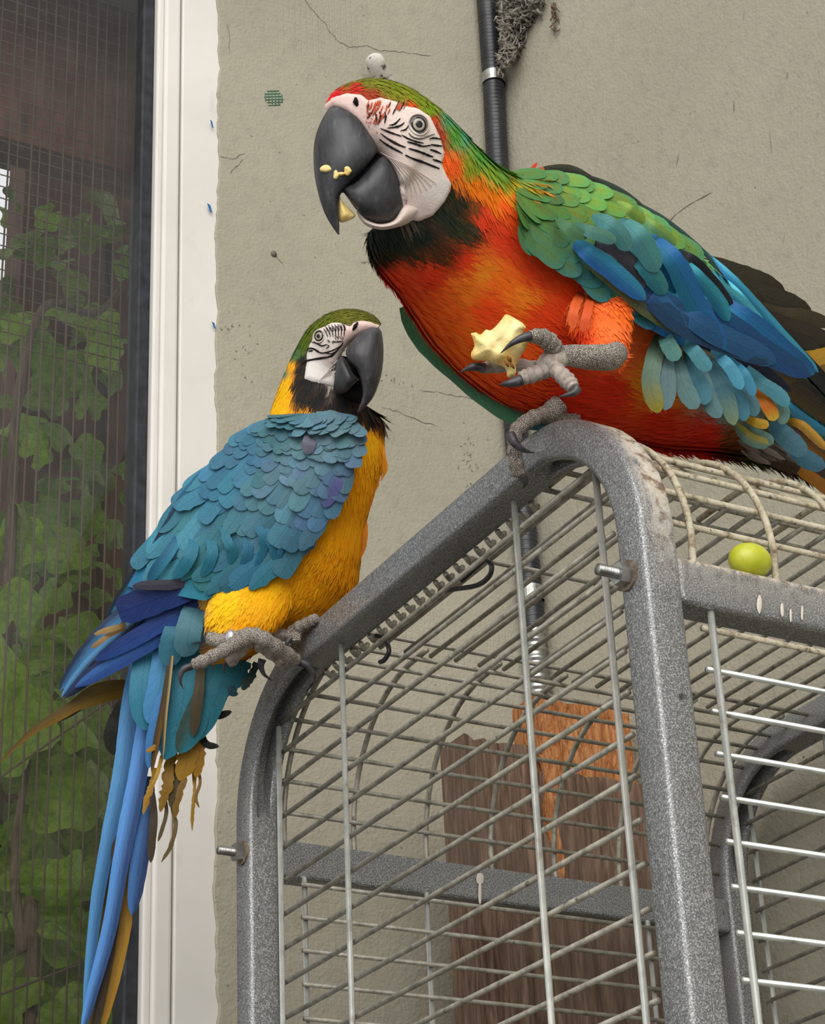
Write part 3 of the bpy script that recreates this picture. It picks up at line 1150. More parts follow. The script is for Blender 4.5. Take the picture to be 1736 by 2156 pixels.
for k in range(6):
    a = 0.12 + k * PITCH / RO
    if a > math.pi / 2 + .1:
        break
    y, z = shoulder(1, a)
    wire_path([(0.017, y + 0.004 * math.cos(a), z - 0.004 * math.sin(a)), (XR - 0.018, y + 0.004 * math.cos(a), z - 0.004 * math.sin(a))], RH * 1.05, 'wire_soiled', pt)
for k in range(6):
    a = 0.10 + k * PITCH / RO
    y, z = shoulder(0, a)
    wire_path([(0.015, y - 0.0095 * math.cos(a), z - 0.0045 * math.sin(a)), (XR - 0.015, y - 0.0095 * math.cos(a), z - 0.0045 * math.sin(a))], RH, 'wire_dull', pt)
# flat part
for y in (0.045, 0.075, 0.20, 0.365, 0.3975, 0.425):
    wire_path([(0.012, y, ZH - 0.0044), (XR - 0.012, y, ZH - 0.0044)], RH, 'wire_dull', pt)
for i in range(18):
    x = 0.048 + i * 0.0252
    wire_path([(x, 0.030, ZH - 0.0088), (x, 0.379 + random.uniform(-0.001, 0.001), ZH - 0.0088)], RH, 'wire_dull', pt)
# wire ends and a lacing of short ties along the inner edge of the rail
for i in range(22):
    y = 0.07 + i * 0.0165
    wire_path([(0.0125, y, ZT - TW - 0.001), (0.019, y + 0.003, ZT - TW - 0.004), (0.023, y + 0.006, ZT - TW + 0.002)], 0.0023, 'wire_dull', pt, n=7)
# black cable hooks hanging from the rail
for (hp, nm) in (([(925, 1245), (960, 1240), (1005, 1232), (1030, 1212), (1034, 1190), (1022, 1180), (1000, 1196), (972, 1222)], 'cable_hook'),
                 ([(792, 1338), (806, 1343), (816, 1358), (818, 1374), (808, 1390), (800, 1394)], 'cable_hook')):
    P = [on(x, y, 0, 0.020) for x, y in hp]
    v, f = tube_vf(catmull(P, 40), 0.0021, 8)
    attach(mesh_obj(nm, v, f, M['black_plastic']), cage)
# dried droppings on the rails
for (x, y, w, h, val) in [(1010, 1850, 9, 12, YB2 - 0.0155), (1010, 1880, 4, 24, YB2 - 0.0155), (1598, 1272, 5, 20, YN - 0.0135), (1646, 1284, 4, 15, YN - 0.0135), (1664, 1296, 3, 14, YN - 0.0135), (1688, 1290, 3, 16, YN - 0.0135)]:
    V, Fc = [], []
    n = 14
    for i in range(n):
        a = 2 * math.pi * i / n
        V.append(on(x + w * math.cos(a) * (1 + 0.15 * math.sin(2 * a + x)), y + h * math.sin(a), 1, val - 0.0002))
    V.append(on(x, y, 1, val - 0.0014))
    for i in range(n):
        Fc.append((i, (i + 1) % n, n))
    attach(mesh_obj('dropping', V, Fc, M['dropping']), cage)
# ---------------------------------------------------------------- grape on the front rail
gc = on(1578, 1181, 1, YN - 0.004)
gr = 0.0128
zs = ZR + 0.017 + gr
gc = CAM + ray(1578, 1181) * ((zs - CAM[2]) / ray(1578, 1181)[2])
V, Fc = [], []
for i in range(17):
    th = math.pi * i / 16
    for j in range(24):
        ph = 2 * math.pi * j / 24
        V.append((gc[0] + 0.0162 * math.cos(th), gc[1] + gr * math.sin(th) * math.cos(ph), gc[2] + gr * math.sin(th) * math.sin(ph)))
for i in range(16):
    for j in range(24):
        k = (j + 1) % 24
        Fc.append((i * 24 + j, i * 24 + k, (i + 1) * 24 + k, (i + 1) * 24 + j))
tag(mesh_obj('grape', V, Fc, M['grape_skin']), 'single green grape lying on the front rail of the cage', 'grape')
print('grape at', gc)

# ================================================================== bird toolkit
def px2(d):
    return d / F


def loft_vf(st, n=60, seg=36, power=2.0, yaw=0.0):
    """stations (Ux, Uy, Lx, Ly, depth, half-depth in px): an elliptic skin through upper and lower outline points;
    yaw slides the far half sideways (head turned a little to or from the viewer)"""
    S = catmull(st, n)
    S[:, 5] = np.maximum(S[:, 5], 0.5)
    V, Fc = [], []
    for s in S:
        u, l = s[0:2], s[2:4]
        c, a = (u + l) / 2, (u - l) / 2
        for j in range(seg):
            th = 2 * math.pi * j / seg
            cs, sn = math.cos(th), math.sin(th)
            e = 2.0 / power
            kx = math.copysign(abs(cs) ** e, cs)
            ky = math.copysign(abs(sn) ** e, sn)
            q = c + a * kx
            dz = ky * s[5]
            V.append(W(q[0] + yaw * dz, q[1], s[4] + dz * s[4] / F))
    for i in range(n - 1):
        for j in range(seg):
            k = (j + 1) % seg
            Fc.append((i * seg + j, (i + 1) * seg + j, (i + 1) * seg + k, i * seg + k))
    Fc.append(tuple(range(seg)))
    Fc.append(tuple((n - 1) * seg + j for j in range(seg))[::-1])
    return np.array(V), Fc, S


def idw(ctrl, xy, p=4.6):
    c = np.array([(a, b) for a, b, *_ in ctrl], float)
    v = np.array([k[2] for k in ctrl], float)
    out = np.zeros((len(xy), v.shape[1]))
    for s in range(0, len(xy), 4000):
        d = np.sqrt(((xy[s:s + 4000, None, :] - c[None]) ** 2).sum(2)) + 2.0
        w = d ** -p
        out[s:s + 4000] = (w @ v) / w.sum(1)[:, None]
    return out


def colour_field(ctrl):
    L = [(a, b, tuple(lin(c))) for a, b, c in ctrl]
    return lambda xy: idw(L, xy)


def sample_surface(V, Fc, n):
    tri = []
    for f in Fc:
        if len(f) > 8:
            continue
        for k in range(1, len(f) - 1):
            tri.append((f[0], f[k], f[k + 1]))
    tri = np.array(tri)
    A, B, Cc = V[tri[:, 0]], V[tri[:, 1]], V[tri[:, 2]]
    nr = np.cross(B - A, Cc - A)
    ar = np.linalg.norm(nr, axis=1)
    idx = rng.choice(len(tri), n, p=ar / ar.sum())
    r1, r2_ = np.sqrt(rng.random(n)), rng.random(n)
    P = A[idx] * (1 - r1)[:, None] + B[idx] * (r1 * (1 - r2_))[:, None] + Cc[idx] * (r1 * r2_)[:, None]
    N = nr[idx] / (ar[idx][:, None] + 1e-15)
    return P, N


def orient_out(P, N, S):
    """normals away from the spine of a loft"""
    c = np.array([W((s[0] + s[2]) / 2, (s[1] + s[3]) / 2, s[4]) for s in S])
    d = ((P[:, None, :] - c[None]) ** 2).sum(2).argmin(1)
    sgn = np.sign(((P - c[d]) * N).sum(1))
    sgn[sgn == 0] = 1
    return N * sgn[:, None]


def flow_from(S):
    mid = (S[:, 0:2] + S[:, 2:4]) / 2
    t = np.gradient(mid, axis=0)
    t /= np.linalg.norm(t, axis=1)[:, None] + 1e-9
    pts = np.vstack([S[:, 0:2], mid, S[:, 2:4]])
    tt = np.vstack([t, t, t])
    return lambda xy: idw([(p[0], p[1], tuple(v)) for p, v in zip(pts, tt)], xy, 3.0)


def plumage_vf(P, N, D, L, Wd, colr, lift=0.25, droop=0.3):
    """many small pointed feathers at once: base P, normal N, direction D, length L, half width Wd"""
    n = len(P)
    D = D - N * (D * N).sum(1)[:, None]
    D /= np.linalg.norm(D, axis=1)[:, None] + 1e-12
    Sd = np.cross(D, N)
    tt = np.array([0.0, 0.3, 0.65, 0.88, 1.0])
    ww = np.array([0.55, 1.0, 0.85, 0.5, 0.05])
    lf = rng.uniform(0.6, 1.3, n) * lift
    V = np.zeros((n, 10, 3))
    Cc = np.zeros((n, 10, 3))
    bend = rng.normal(0, 0.10, n)
    for i in range(5):
        h = lf * (tt[i] * 1.0 - droop / max(lift, 1e-6) * tt[i] ** 2 * 0.5)
        ctr = P + D * (L * tt[i])[:, None] + N * (L * h)[:, None] + Sd * (L * bend * tt[i] ** 2)[:, None]
        V[:, 2 * i] = ctr - Sd * (Wd * ww[i])[:, None]
        V[:, 2 * i + 1] = ctr + Sd * (Wd * ww[i])[:, None]
        k = 1.0
        Cc[:, 2 * i] = colr * k
        Cc[:, 2 * i + 1] = colr * k
    base = np.array([(0, 1, 3, 2), (2, 3, 5, 4), (4, 5, 7, 6), (6, 7, 9, 8)])
    Fc = (base[None] + (np.arange(n) * 10)[:, None, None]).reshape(-1, 4)
    return V.reshape(-1, 3), Fc, np.clip(Cc.reshape(-1, 3), 0, 1)


def fast_mesh(name, V, Fc, mat, cols):
    me = bpy.data.meshes.new(name)
    nf = len(Fc)
    me.vertices.add(len(V))
    me.vertices.foreach_set('co', V.astype(np.float32).ravel())
    me.loops.add(nf * 4)
    me.loops.foreach_set('vertex_index', Fc.astype(np.int32).ravel())
    me.polygons.add(nf)
    me.polygons.foreach_set('loop_start', (np.arange(nf) * 4).astype(np.int32))
    me.polygons.foreach_set('use_smooth', np.ones(nf, bool))
    a = me.color_attributes.new('Col', 'FLOAT_COLOR', 'POINT')
    c4 = np.ones((len(V), 4), np.float32)
    c4[:, :3] = cols
    a.data.foreach_set('color', c4.ravel())
    me.materials.append(mat)
    me.update(calc_edges=True)
    me.validate()
    return link(bpy.data.objects.new(name, me))


def jitter(c, amt):
    n = len(c)
    k = 1 + rng.normal(0, amt, n)[:, None]
    h = rng.normal(0, amt * 0.5, (n, 3))
    return np.clip(c * k * (1 + h), 0.002, 0.95)


# ------------------------------------------------------------------ feathers
def feather_unit(kind, tint=None):
    """flat feather along +Y, unit length and unit half width, slightly cambered; four outlines"""
    tab = {'round': ([0, .12, .3, .5, .68, .82, .92, .98, 1], [.45, .75, .95, 1, 1, .92, .72, .42, .08]),
           'long': ([0, .12, .3, .5, .68, .82, .92, .98, 1], [.4, .7, .9, 1, .97, .82, .58, .30, .05]),
           'ragged': ([0, .12, .3, .5, .62, .74, .84, .94, 1], [.5, .8, 1, .95, .80, .86, .55, .38, .06]),
           'blunt': ([0, .12, .3, .5, .7, .84, .93, .98, 1], [.5, .8, .97, 1, 1, .98, .86, .6, .25])}[kind]
    V, UV, Fc = [], [], []
    us = np.array([-1, -.5, 0, .5, 1])
    for t, w in zip(*tab):
        for u in us:
            V.append((u * w, t, -0.10 * (u * w) ** 2 + (0.03 if u == 0 else 0)))
            UV.append((0.5 + 0.5 * u * max(w, 0.15), t))
    n = len(us)
    for i in range(len(tab[0]) - 1):
        for j in range(n - 1):
            a = i * n + j
            Fc.append((a, a + 1, a + n + 1, a + n))
    cc = np.ones((len(V), 3))
    if tint is not None:
        for i_, (x_, y_, z_) in enumerate(V):
            k_ = min(1.0, abs(x_) * 0.9 + max(0.0, (y_ - 0.72) / 0.28))
            cc[i_] = np.array(tint[0]) * (1 - k_) + np.array(tint[1]) * k_
    o = mesh_obj('feather_' + kind, V, Fc, M['feather'], cols=cc, uvs=UV)
    me = o.data
    bpy.data.objects.remove(o)
    return me


FU = {k: feather_unit(k) for k in ('round', 'long', 'ragged', 'blunt')}
# olive heart, sea-green rim
FU.update({k + '_green': feather_unit(k, ((1.1, 0.95, 0.55), (0.62, 1.0, 1.35))) for k in ('round', 'long')})


def child(o, parent):
    """parent without moving: parents of birds sit at a plain location"""
    return attach(o, parent)


def place_feather(kind, base, direc, nrm, length, halfw, rgb, parent, tilt=0.1, name='feather'):
    d = np.array(direc, float)
    nrm = np.array(nrm, float)
    nrm /= np.linalg.norm(nrm)
    d = d - nrm * (d @ nrm)
    d /= np.linalg.norm(d)
    d2 = d * math.cos(tilt) + nrm * math.sin(tilt)
    n2 = nrm * math.cos(tilt) - d * math.sin(tilt)
    x = np.cross(d2, n2)
    m = Matrix(((x[0] * halfw, d2[0] * length, n2[0] * halfw, base[0]),
                (x[1] * halfw, d2[1] * length, n2[1] * halfw, base[1]),
                (x[2] * halfw, d2[2] * length, n2[2] * halfw, base[2]),
                (0, 0, 0, 1)))
    o = bpy.data.objects.new(name, FU[kind])
    col.objects.link(o)
    o.matrix_world = m
    o.color = (*[float(min(1, max(0, c))) for c in rgb], 1)
    return attach(o, parent)


def plume(ctrl, width, depth, rgb, parent, rgb2=None, taper=None, name='feather', n=20, roll=0.0, frayed=0.06, camber=0.07, tipc=None, tuck=0.007, span=0.7):
    """one traced long feather: ctrl px points, half width in px, depth in m (scalar or per control point)"""
    k = len(ctrl)
    dep = np.broadcast_to(np.asarray(depth, float), (k,)) if np.ndim(depth) == 0 else np.interp(np.linspace(0, 1, k), np.linspace(0, 1, len(depth)), depth)
    P = catmull([(a, b, d) for (a, b), d in zip(ctrl, dep)], n)
    t = np.linspace(0, 1, n)
    if taper is None:
        taper = ([0, .1, .35, .7, .86, .95, 1], [.7, .85, 1, 1, .84, .52, .10])
    ws = width * np.interp(t, *taper)
    T = np.gradient(P[:, :2], axis=0)
    T /= np.linalg.norm(T, axis=1)[:, None] + 1e-9
    S = np.stack([-T[:, 1], T[:, 0]], 1)
    us = np.array([-1, -.5, 0, .5, 1])
    V, UV, Cc, Fc = [], [], [], []
    c1 = lin(rgb)
    c2 = lin(rgb2) if rgb2 is not None else c1
    ct = lin(tipc) if tipc is not None else None
    for i in range(n):
        for u in us:
            w = ws[i]
            if frayed and abs(u) == 1 and i > 2:
                w *= 1 - frayed * random.random()
            q = P[i, :2] + S[i] * u * w
            dz = (camber * u * u + roll * u) * w
            dz -= 0.04 * w if u == 0 else 0
            V.append(W(q[0], q[1], P[i, 2] + dz * P[i, 2] / F + tuck * max(0.0, 1 - t[i] / span) ** 2.2))
            UV.append((0.5 + 0.5 * u, t[i]))
            c = c1 if u < 0 else (c2 if u > 0 else (c1 + c2) / 2)
            if ct is not None:
                f = np.clip((t[i] - 0.55) / 0.4, 0, 1)
                c = c * (1 - f) + ct * f
            Cc.append(c)
    m = len(us)
    for i in range(n - 1):
        for j in range(m - 1):
            a = i * m + j
            Fc.append((a, a + 1, a + m + 1, a + m))
    o = mesh_obj(name, V, Fc, M['feather'], cols=np.array(Cc), uvs=UV)
    return child(o, parent)


def limb(ctrl, radii, depth, mat, parent, name, n=24, seg=12, flat=1.0):
    """tapering tube through px points with depths in m, radii in px"""
    k = len(ctrl)
    dep = np.broadcast_to(np.asarray(depth, float), (k,)) if np.ndim(depth) == 0 else np.asarray(depth, float)
    R_ = np.interp(np.linspace(0, k - 1, n), np.arange(k), radii)
    C3 = catmull([(a, b, d) for (a, b), d in zip(ctrl, dep)], n)
    P = np.array([W(*c) for c in C3])
    v, f = tube_vf(P, [r * c[2] / F for r, c in zip(R_, C3)], seg, flat)
    o = mesh_obj(name, v, f, M[mat])
    return child(o, parent)


def toe(ctrl, radii, depth, mat, parent, name='toe', pads=5):
    """a toe with knuckle bulges"""
    k = len(ctrl)
    n = 40
    dep = np.broadcast_to(np.asarray(depth, float), (k,)) if np.ndim(depth) == 0 else np.asarray(depth, float)
    R_ = np.interp(np.linspace(0, k - 1, n), np.arange(k), radii)
    R_ = R_ * (1 + 0.09 * np.cos(np.linspace(0, pads * 2 * math.pi, n)))
    R_[-1] *= 0.4
    R_[-2] *= 0.8
    R_[0] *= 0.5
    C3 = catmull([(a, b, d) for (a, b), d in zip(ctrl, dep)], n)
    P = np.array([W(*c) for c in C3])
    v, f = tube_vf(P, [r * c[2] / F for r, c in zip(R_, C3)], 14)
    return child(mesh_obj(name, v, f, M[mat]), parent)


def claw(ctrl, r0, depth, parent):
    n = 18
    k = len(ctrl)
    dep = np.broadcast_to(np.asarray(depth, float), (k,)) if np.ndim(depth) == 0 else np.asarray(depth, float)
    C3 = catmull([(a, b, d) for (a, b), d in zip(ctrl, dep)], n)
    P = np.array([W(*c) for c in C3])
    rr = [r0 * (1 - (i / (n - 1)) ** 1.4) + 0.6 for i in range(n)]
    v, f = tube_vf(P, [r * c[2] / F for r, c in zip(rr, C3)], 10)
    return child(mesh_obj('claw', v, f, M['claw']), parent)


def part_empty(name, parent):
    o = bpy.data.objects.new(name, None)
    o.empty_display_size = 0.01
    col.objects.link(o)
    o.parent = parent
    return o


def surface_hit(bvh, x, y, far=False):
    r = ray(x, y)
    d = Vector(r / np.linalg.norm(r))
    if far:
        h = bvh.ray_cast(Vector(CAM) + d * 5.0, -d)
    else:
        h = bvh.ray_cast(Vector(CAM), d)
    if h[0] is None:
        return None, None
    n = h[1]
    if (n.dot(d) > 0) != far:
        n = -n
    return np.array(h[0]), np.array(n)


def skin_patch(poly, bvh, lift, colf, parent, name, mat, step=4.0, far=False):
    """patch of skin hugging the head inside a px polygon"""
    poly = np.array(poly, float)
    x0, y0 = poly.min(0)
    x1, y1 = poly.max(0)
    nx, ny = int((x1 - x0) / step) + 2, int((y1 - y0) / step) + 2

    def inside(x, y):
        c = False
        j = len(poly) - 1
        for i in range(len(poly)):
            if (poly[i][1] > y) != (poly[j][1] > y) and x < (poly[j][0] - poly[i][0]) * (y - poly[i][1]) / (poly[j][1] - poly[i][1]) + poly[i][0]:
                c = not c
            j = i
        return c

    def snap(x, y):
        """nearest point of the outline"""
        best = None
        for i in range(len(poly)):
            a, b = poly[i], poly[(i + 1) % len(poly)]
            ab = b - a
            t = np.clip(((x - a[0]) * ab[0] + (y - a[1]) * ab[1]) / (ab @ ab + 1e-9), 0, 1)
            q = a + ab * t
            dd = (q[0] - x) ** 2 + (q[1] - y) ** 2
            if best is None or dd < best[0]:
                best = (dd, q)
        return best[1], math.sqrt(best[0])

    V, idx, XY = [], {}, []
    for i in range(ny):
        for j in range(nx):
            x, y = x0 + j * step, y0 + i * step
            ins = inside(x, y)
            q, dd = snap(x, y)
            edge = not ins
            if not ins and dd > step * 1.5:
                continue
            if not ins:
                x, y = q
            h, nn = surface_hit(bvh, x, y, far)
            if h is None:
                continue
            lf = lift * (0.15 if edge else min(1.0, 0.3 + dd / 10.0))
            idx[(i, j)] = len(V)
            V.append(h + nn * lf)
            XY.append((x, y))
    Fc = []
    for i in range(ny - 1):
        for j in range(nx - 1):
            k = [(i, j), (i, j + 1), (i + 1, j + 1), (i + 1, j)]
            if all(q in idx for q in k):
                Fc.append([idx[q] for q in k])
            elif sum(q in idx for q in k) == 3:
                Fc.append([idx[q] for q in k if q in idx])
    o = mesh_obj(name, V, Fc, M[mat], cols=colf(np.array(XY)))
    return child(o, parent), BVHTree.FromPolygons([tuple(v) for v in V], [tuple(f) for f in Fc])


def eye(cx, cy, r, bvh, parent, far=False):
    h, nn = surface_hit(bvh, cx, cy, far)
    s = np.linalg.norm(h - CAM) / F
    view = (CAM - h) / np.linalg.norm(CAM - h)
    if far:
        view = -view
    nn = nn * 0.75 + view * 0.35
    nn /= np.linalg.norm(nn)
    up = np.cross(nn, RM[0])
    up /= np.linalg.norm(up)
    sd = np.cross(up, nn)
    root = part_empty('eye', parent)

    def dome(rad, z0, bulge, mat, nm, hole=0.0):
        V, Fc = [], []
        rings = 8
        for i in range(rings + 1):
            q = hole + (1 - hole) * i / rings
            for j in range(28):
                a = 2 * math.pi * j / 28
                V.append(h + (sd * math.cos(a) + up * math.sin(a)) * rad * q * s + nn * (z0 + bulge * (1 - q * q)) * s)
        for i in range(rings):
            for j in range(28):
                k = (j + 1) % 28
                Fc.append((i * 28 + j, (i + 1) * 28 + j, (i + 1) * 28 + k, i * 28 + k))
        if hole == 0:
            Fc.append(tuple(range(28)))
        return child(mesh_obj(nm, V, Fc, M[mat]), root)

    dome(r * 1.42, 1.0, 4.0, 'eyelid', 'eyelid', 0.55)
    dome(r * 1.08, 3.2, 2.2, 'pupil', 'eye_rim', 0.0)
    dome(r * 0.92, 3.6, 2.6, 'iris', 'iris', 0.0)
    dome(r * 0.50, 5.6, 1.2, 'pupil', 'pupil', 0.0)
    # folded lid ring
    P = [h + (sd * math.cos(a) + up * math.sin(a)) * r * 1.42 * s + nn * 3.4 * s for a in np.linspace(0, 2 * math.pi, 33)[:-1]]
    P.append(P[0])
    v, f = tube_vf(P, 1.7 * s, 6, caps=False)
    child(mesh_obj('lid_fold', v, f, M['face_skin'], cols=np.tile(lin((206, 192, 182)), (len(v), 1))), root)
    return root


def face_lines(lines, bvh, parent, far=False, under=None):
    """the rows of tiny feathers on the bare face: (polyline px, half width px, colour)"""
    for (pts, w, rgb) in lines:
        P = catmull(pts, 14)
        T = np.gradient(P, axis=0)
        T /= np.linalg.norm(T, axis=1)[:, None] + 1e-9
        S = np.stack([-T[:, 1], T[:, 0]], 1)
        V, Fc = [], []
        ok = True
        for i, q in enumerate(P):
            ww = w * (0.35 + 0.65 * math.sin(math.pi * (i + 0.6) / 14.2)) * (0.75 + 0.5 * random.random())
            for u in (-1, 0, 1):
                h, nn = surface_hit(bvh, *(q + S[i] * u * ww), far)
                if h is None and under is not None:
                    h, nn = surface_hit(under, *(q + S[i] * u * ww), far)
                    h = None if h is None else h + nn * 0.0012
                if h is None:
                    ok = False
                    break
                V.append(h + nn * (0.0005 + (0.0006 if u == 0 else 0.0)))
            if not ok:
                break
            if i:
                a = 3 * i - 3
                Fc += [(a, a + 1, a + 4, a + 3), (a + 1, a + 2, a + 5, a + 4)]
        if len(V) < 12:
            continue
        V = V[:len(V) // 3 * 3]
        Fc = [f for f in Fc if max(f) < len(V)]
        child(mesh_obj('face_feather', V, Fc, M['face_feather'], cols=np.tile(lin(rgb), (len(V), 1))), parent)


class Wing:
    """a folded wing: base sheet between an upper and a lower outline, bulging towards the outer side"""

    def __init__(s, up, lo, dup, dlo, bulge, n=40, m=24):
        U, L = catmull(up, n), catmull(lo, n)
        DU = np.interp(np.linspace(0, 1, n), np.linspace(0, 1, len(dup)), dup)
        DL = np.interp(np.linspace(0, 1, n), np.linspace(0, 1, len(dlo)), dlo)
        B = np.interp(np.linspace(0, 1, n), np.linspace(0, 1, len(bulge)), bulge)
        V, Fc = [], []
        s.grid = np.zeros((n, m, 3))
        for i in range(n):
            for j in range(m):
                t = j / (m - 1)
                q = U[i] * (1 - t) + L[i] * t
                z = B[i] * (1 - (2 * t - 1) ** 2)
                D = DU[i] * (1 - t) + DL[i] * t
                s.grid[i, j] = W(q[0], q[1], D - z * D / F)
                V.append(s.grid[i, j])
        for i in range(n - 1):
            for j in range(m - 1):
                a = i * m + j
                Fc.append((a, a + 1, a + m + 1, a + m))
        s.V, s.F, s.n, s.m = np.array(V), Fc, n, m

    def at(s, u, v):
        """u along the wing 0..1, v across 0..1 -> point, normal to viewer side, direction of increasing u, width step"""
        x = np.clip(u, 0, 1) * (s.n - 1)
        y = np.clip(v, 0, 1) * (s.m - 1)
        i, j = min(int(x), s.n - 2), min(int(y), s.m - 2)
        a, b = x - i, y - j
        g = s.grid
        p = (g[i, j] * (1 - a) + g[i + 1, j] * a) * (1 - b) + (g[i, j + 1] * (1 - a) + g[i + 1, j + 1] * a) * b
        du = g[i + 1, j] * (1 - b) + g[i + 1, j + 1] * b - g[i, j] * (1 - b) - g[i, j + 1] * b
        dv = g[i, j + 1] * (1 - a) + g[i + 1, j + 1] * a - g[i, j] * (1 - a) - g[i + 1, j] * a
        nn = np.cross(du, dv)
        nn /= np.linalg.norm(nn)
        if nn @ (CAM - p) < 0:
            nn = -nn
        return p, nn, du / np.linalg.norm(du)


def body_and_plumage(root, lofts, colf, n_pl, len_px, wid_px, mask=None, lift=0.22, names=('body',)):
    """each loft becomes a skin mesh with its colours; small feathers are scattered over all of them"""
    PV, PF, PC = [], [], []
    o0 = 0
    trees = []
    for (V, Fc, S), nm, cnt in zip(lofts, names, n_pl):
        xy = proj(V)[:, :2]
        o = mesh_obj(nm, V, Fc, M['plumage'], cols=np.clip(colf(xy) * 1.5, 0, 0.94))
        child(o, root)
        trees.append(BVHTree.FromPolygons([tuple(v) for v in V], [tuple(f) for f in Fc]))
        P, N = sample_surface(V, Fc, cnt)
        N = orient_out(P, N, S)
        q = proj(P)
        keep = np.ones(len(P), bool)
        if mask is not None:
            keep = mask(q[:, :2], (N * (CAM - P)).sum(1) > 0)
        P, N, q = P[keep], N[keep], q[keep]
        fl = flow_from(S)(q[:, :2])
        fl += rng.normal(0, 0.11, fl.shape)
        D = fl @ RM[:2]
        ks = 0.62 if nm == 'thigh' else 1.0
        L = ks * len_px(q[:, :2]) * q[:, 2] / F * rng.uniform(0.7, 1.3, len(P))
        Wd = wid_px(q[:, :2]) * q[:, 2] / F * rng.uniform(0.6, 1.3, len(P))
        c = jitter(np.clip(colf(q[:, :2]) * 1.5, 0, 0.94), 0.065)
        v, f, cc = plumage_vf(P + N * 0.0005, N, D, L, Wd, c, lift * ks, lift * 1.1 * ks)
        PV.append(v)
        PF.append(f + o0)
        PC.append(cc)
        o0 += len(v)
    pl_ = fast_mesh('plumage', np.vstack(PV), np.vstack(PF), M['plumage'], np.vstack(PC))
    pl_['kind'] = 'stuff'
    child(pl_, root)
    return trees


def in_poly(poly, xy):
    poly = np.array(poly, float)
    c = np.zeros(len(xy), bool)
    j = len(poly) - 1
    for i in range(len(poly)):
        a, b = poly[i], poly[j]
        if a[1] != b[1]:
            t = ((a[1] > xy[:, 1]) != (b[1] > xy[:, 1])) & (xy[:, 0] < (b[0] - a[0]) * (xy[:, 1] - a[1]) / (b[1] - a[1]) + a[0])
            c ^= t
        j = i
    return c


def coverts(wing, rows, parent, colf, kinds):
    for (u, cnt, ln, hw, tilt) in rows:
        off = random.random() * 0.5
        for i in range(cnt):
            v = (i + 0.25 + off) / cnt
            if v > 1.02:
                continue
            uu = u + random.uniform(-0.012, 0.012)
            p, nn, d = wing.at(uu, min(v, 1.0))
            s = np.linalg.norm(p - CAM) / F
            sd = np.cross(d, nn)
            d = d + sd * random.gauss(0, 0.10)
            rgb = colf(proj(p)[:, :2])[0]
            rgb = jitter(rgb[None], 0.10)[0]
            k = random.choice(kinds)
            place_feather(k, p + nn * 0.0004, d, nn, ln * s * random.uniform(0.88, 1.15), hw * s * random.uniform(0.9, 1.12), rgb, parent, tilt + random.uniform(-0.02, 0.03))


def traced(rows, parent, sc, ox, oy, dd=0.0, tuck=None, span=None, taper=None):
    """rows of (points in a crop, half width in crop px, depth, colour, extras) turned into feathers"""
    for r in rows:
        pts, hw, d, rgb = r[:4]
        kw = dict(r[4]) if len(r) > 4 else {}
        d = np.asarray(d, float) + dd
        if tuck is not None:
            kw.setdefault('tuck', tuck)
        if span is not None:
            kw.setdefault('span', span)
        if taper is not None:
            kw.setdefault('taper', taper)
        plume([(x / sc + ox, y / sc + oy) for x, y in pts], hw / sc, d, rgb, parent, **kw)


# ================================================================== the green-winged bird, upper right
red = empty('macaw', W(1110, 900, 1.60))
tag(red, 'orange-red macaw with green and blue wings holding food in its raised foot', 'macaw')
RS = [(683, 224, 716, 258, 1.50, 16), (700, 196, 772, 322, 1.50, 42), (745, 172, 812, 336, 1.50, 58), (800, 166, 846, 398, 1.50, 70),
      (860, 185, 848, 458, 1.503, 78), (915, 222, 818, 478, 1.508, 84), (958, 262, 776, 490, 1.515, 90), (1000, 308, 778, 532, 1.525, 100),
      (1045, 350, 800, 570, 1.54, 112), (1085, 372, 834, 612, 1.555, 126), (1140, 378, 864, 657, 1.57, 138), (1210, 396, 902, 712, 1.585, 146),
      (1290, 430, 967, 782, 1.60, 150), (1370, 474, 1052, 846, 1.615, 148), (1440, 526, 1142, 884, 1.635, 140), (1510, 586, 1257, 912, 1.66, 125),
      (1580, 656, 1382, 938, 1.69, 105), (1650, 736, 1500, 950, 1.725, 82), (1720, 824, 1610, 966, 1.765, 60), (1790, 900, 1720, 1000, 1.81, 42),
      (1850, 975, 1820, 1030, 1.85, 20)]
r_body = loft_vf(RS, 90, 40)
r_thigh = loft_vf([(1196, 590, 1300, 590, 1.585, 30), (1194, 630, 1318, 622, 1.568, 44), (1202, 674, 1320, 666, 1.555, 50), (1220, 708, 1318, 704, 1.545, 46), (1238, 736, 1313, 736, 1.538, 38), (1262, 752, 1304, 752, 1.532, 14)], 24, 24)
